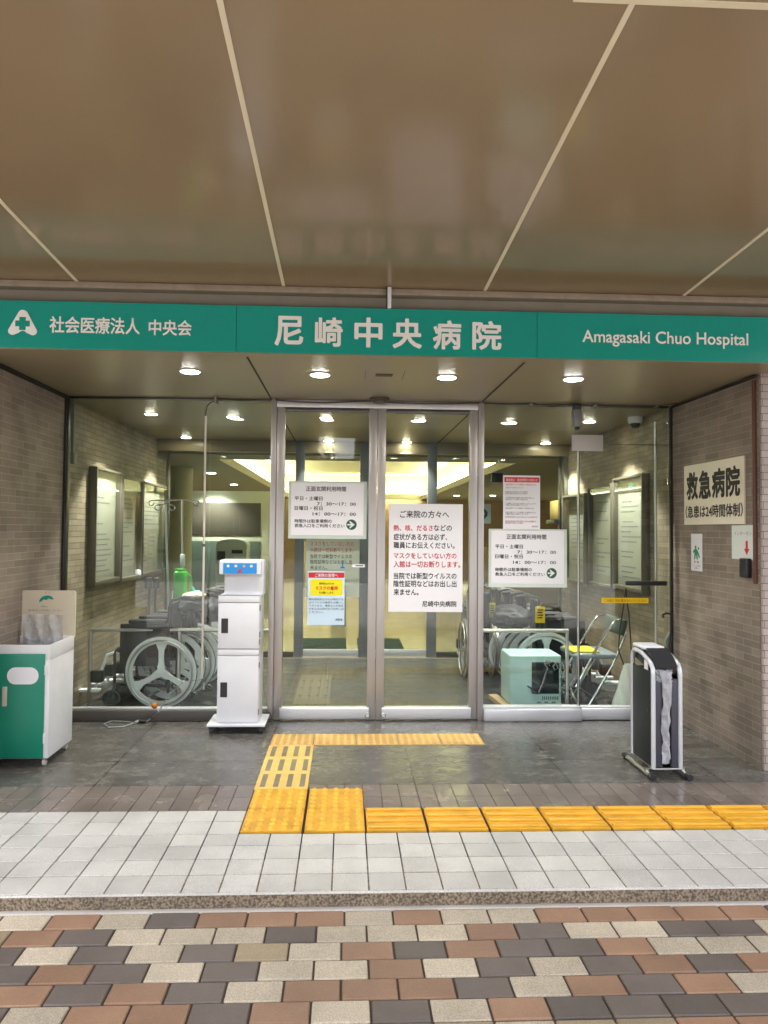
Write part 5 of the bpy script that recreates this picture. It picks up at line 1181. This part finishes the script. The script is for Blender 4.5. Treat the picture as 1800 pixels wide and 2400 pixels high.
# lobby shell
XA, XB, YE = -5.2, 6.2, 20.5
m = MB(); m.box(XA - .2, XA, 8.2, YE, -.05, 3.6); m.box(XB, XB + .2, 8.2, YE, -.05, 3.6); structure(m.build('lobby_side_wall', M_lob_wall))
m = MB(); m.box(XA - .2, XB + .2, YE, YE + .2, -.05, 2.3); structure(m.build('lobby_end_wall', M_lob_wood))
m = MB(); m.box(XA, XL - .51, 8.30, 8.44, -.05, 3.6); m.box(XR + .51, XB, 8.30, 8.44, -.05, 3.6); m.box(XA, XB, 8.205, 8.29, ZC + .005, 3.6); structure(m.build('lobby_front_wall', M_lob_wall))
cxa, cxb, cya = -1.60, 2.15, 8.9
m = MB(); m.box(XA, cxa, 8.295, YE, 2.3, 2.42); m.box(cxb, XB, 8.295, YE, 2.3, 2.42); m.box(cxa, cxb, 8.3, cya, 2.3, 2.42); structure(m.build('lobby_soffit', M_lob_soff))
m = MB(); m.box(cxa - .3, cxa - .25, cya - .2, YE + .1, 2.4215, 3.0); m.box(cxb + .25, cxb + .3, cya - .2, YE + .1, 2.4215, 3.0); m.box(cxa - .3, cxb + .3, YE + .02, YE + .1, 2.3005, 3.0); m.box(cxa - .3, cxb + .3, cya - .25, cya - .2, 2.4215, 3.0)
m.box(cxa - .3, cxb + .3, cya - .2, YE + .1, 3.0005, 3.12); structure(m.build('lobby_coffer', M_lob_ceil))
m = MB(); m.box(-8, 9, 4.4, YE + 1, 3.62, 3.9); m.box(-8, -4.6, 4.15, YE + 1, -.05, 3.62); m.box(5.0, 9, 4.3, 8, -.05, 3.62); m.box(-4.6, 5.0, 4.401, 4.5, 2.80, 3.62)
m.box(XL - .8, XL - .502, 4.2, 8.44, -.05, 3.6); m.box(XR + .502, XR + .8, 4.3, 8.44, -.05, 3.6)
tag(m.build('building_shell', M_recess), 'taupe building mass around and above the entrance porch', 'building')
for (a, lb) in (((cxa - .2, cxa - .06, cya, YE - .3, 2.43, 2.46), 'glowing cove light strip along the left edge of the lobby ceiling recess'), ((cxb + .06, cxb + .2, cya, YE - .3, 2.43, 2.46), 'glowing cove light strip along the right edge of the lobby ceiling recess'), ((cxa, cxb, YE - .22, YE - .10, 2.36, 2.40), 'glowing cove light strip along the far end of the lobby ceiling recess')):
    m = MB(); m.box(*a, .005); tag(m.build('cove_light', M_cove), lb, 'cove light', 'cove lights in the lobby')
m = MB(); m.box(cxa, cxb, YE - .26, YE - .235, 2.29, 2.46); structure(m.build('cove_upstand', M_lob_ceil))
for (px, py, lb) in ((495, 1108, 'lobby downlight seen left of the cream pipe through left glass'), (548, 1135, 'lobby downlight seen right of the cream pipe through left glass'), (584, 1154, 'lobby downlight nearest the left door jamb, seen through left glass'), (1070, 1161, 'lobby downlight seen above the tall notice through the right door'), (1155, 1161, 'lobby downlight seen beside the dark hanging sign through right glass')):
    downlight(G(px, py, 2.3), .07, lb, 'round downlights in the lobby soffit', 60, M_lamp_in, 110, .6)
# lobby furnishings
m = MB(); m.cyl((ix(415) * 10.2 / YI, 10.2, 1.149), 'Z', .20, 2.294, 32); tag(m.build('lobby_column', mat('column_plaster', srgb(176, 170, 140), .6)), 'round plaster column in the lobby behind left glass', 'column')
Yd = 11.5; a, b = W(445, 1390, Yd), W(612, 1172, Yd)
t = thing('lobby_partition', 'beige framed partition with large dark panel in the lobby behind left glass', 'partition', ((a.x + b.x) / 2, Yd, 0))
m = MB(); m.box(a.x - .1, b.x + .16, Yd, Yd + .1, 0, b.z + .14, .005); m.build('surround', M_lob_wall, t)
m = MB(); m.box(a.x, b.x, Yd - .012, Yd - .001, W(500, 1255, Yd).z, b.z - .05, .003); m.build('dark_panel', M_lob_dark, t)
m = MB(); m.box(a.x, b.x, Yd - .012, Yd - .001, .2, W(500, 1268, Yd).z, .003); m.build('lower_panel', mat('slate_green_panel', srgb(74, 86, 80), .4), t)
Yk = 10.2; a, b = W(505, 1400, Yk), W(578, 1264, Yk)
t = thing('reception_kiosk', 'pale arched-top kiosk with two dark slots in the lobby behind left glass', 'kiosk', ((a.x + b.x) / 2, Yk, 0))
wk = b.x - a.x; m = MB(); m.prism([(0, 0), (wk, 0), (wk, b.z - .07)] + [(wk / 2 + wk / 2 * math.cos(R(q_)), b.z - .07 + .07 * math.sin(R(q_))) for q_ in range(15, 180, 15)] + [(0, b.z - .07)], (a.x, Yk, 0), X_, Z_, Y_, 0, .4); m.build('cabinet', M_white_inner, t)
c0, c1 = W(509, 1312, Yk), W(528, 1292, Yk); m = MB(); m.box(c0.x, c1.x, Yk - .006, Yk - .0005, c0.z, c1.z, .004); m.build('window', M_char, t)
c0, c1 = W(543, 1297, Yk), W(569, 1289, Yk); m = MB(); m.box(c0.x, c1.x, Yk - .006, Yk - .0005, c0.z, c1.z, .003); m.build('slot', M_char, t)
Yh = 10.5; a, b = W(1152, 1130, Yh), W(1178, 1108, Yh)
t = thing('hanging_sign', 'small dark hanging sign in the lobby beside the red-headed notice', 'sign', ((a.x + b.x) / 2, Yh, b.z))
m = MB(); m.box(a.x, b.x, Yh, Yh + .05, a.z, b.z, .004); m.build('sign_box', mat('dark_slate', srgb(52, 62, 66), .4), t)
m = MB(); m.tube([((a.x + b.x) / 2, Yh + .02, b.z), ((a.x + b.x) / 2, Yh + .02, 2.3 if (a.x + b.x) / 2 > cxb else 3.0)], .008, 8); m.build('rod', M_steel_d, t)
Yr_ = 7.2; c = W(1130, 1204, Yr_)
m = MB(); m.box(c.x - .09, c.x + .09, Yr_, Yr_ + .006, c.z - .10, c.z + .10, .003); o = tag(m.build('arrow_sign', mat('pale_grey_sign', srgb(150, 165, 165), .4)), 'pale grey square sign with dark curved arrow behind the right door jamb', 'sign')
m = MB(); m.prism([(-.03, .065), (.015, .06), (.055, .02), (.055, -.02), (.015, -.06), (-.03, -.065), (-.03, -.04), (.005, -.035), (.025, -.01), (.025, .01), (.005, .035), (-.03, .04)], (c.x, Yr_, c.z), X_, Z_, -Y_, .0005, .002); m.build('arrow', mat('dark_teal_ink', srgb(30, 62, 68), .5), o)
m = MB(); m.tube([(c.x, Yr_ + .02, 0), (c.x, Yr_ + .02, c.z + .05)], .012, 10); m.cyl((c.x, Yr_ + .02, .015), 'Z', .12, .03, 24); m.build('stand', M_steel_d, o)
t = thing('leaflet_rack', 'yellow leaflet rack in the lobby behind the mask poster', 'rack', (-.05, 10.8, 0))
m = MB(); m.box(-.22, .02, 10.7, 11.0, 0, .9, .01); m.build('cabinet', M_lob_wall, t)
m = MB(); m.box(-.20, -.10, 10.68, 10.699, .25, .75, .005); m.build('leaflets', mat('leaflet_yellow', srgb(205, 200, 70), .6), t)
m = MB(); m.box(2.6, 4.6, 14, 14.6, 0, 1.1, .01); m.box(-1.2, .9, 17.5, 18, 0, 1.1, .01); tag(m.build('lobby_counter', mat('counter_beige', srgb(196, 176, 130), .5)), 'beige counters standing at the far end of the lobby', 'counter')

# ================================================================ ACROSS THE STREET (mirrored faintly in the glass)
t = thing('street_building', 'dark building across the street mirrored faintly in the entrance glass', 'building', (0, -24, 0))
gx0, gx1 = W(727, 1040, 34.9).x, W(836, 1040, 34.9).x
FW = mat('far_wall', srgb(64, 63, 62), .7, var=.2, vscale=.6)
for a, b, h_ in ((-60, gx0, 7.6), (gx0 + .01, gx1 - .01, 4.9), (gx1, 60, 7.4)):
    m = MB(); m.box(a, b, -34, -24, -.06, h_); m.build('wall', FW, t)
for i in range(14):
    m = MB(); m.box(-27 + i * 4, -24.4 + i * 4, -23.99, -23.9, 1.0, 2.8, .02); m.build('window', M_char, t)
t = thing('bare_tree', 'bare street tree mirrored in the blue reflection on left door', 'tree', (.3, -18, 0))
rnd = random.Random(4)
trk = MB(); crn = MB(); TX = W(822, 1040, 28.9).x
def branch(mb, p, d, L, r, dep):
    q_ = p + d * L; mb.tube([p, (p + q_) / 2 + Vector((rnd.uniform(-.05, .05), 0, 0)) * L, q_], [r, r * .85, r * .7], 6)
    if dep == 0: return
    for _ in range(3):
        nd = (d + Vector((rnd.uniform(-.7, .7), rnd.uniform(-.7, .7), rnd.uniform(-.1, .5)))).normalized(); branch(crn, q_, nd, L * .68, r * .6, dep - 1)
branch(trk, Vector((TX, -18, -.06)), Vector((0, 0, 1)), 2.6, .12, 4)
trk.build('trunk', mat('bark', srgb(70, 62, 54), .9), t); crn.build('crown', MATS['bark'], t)
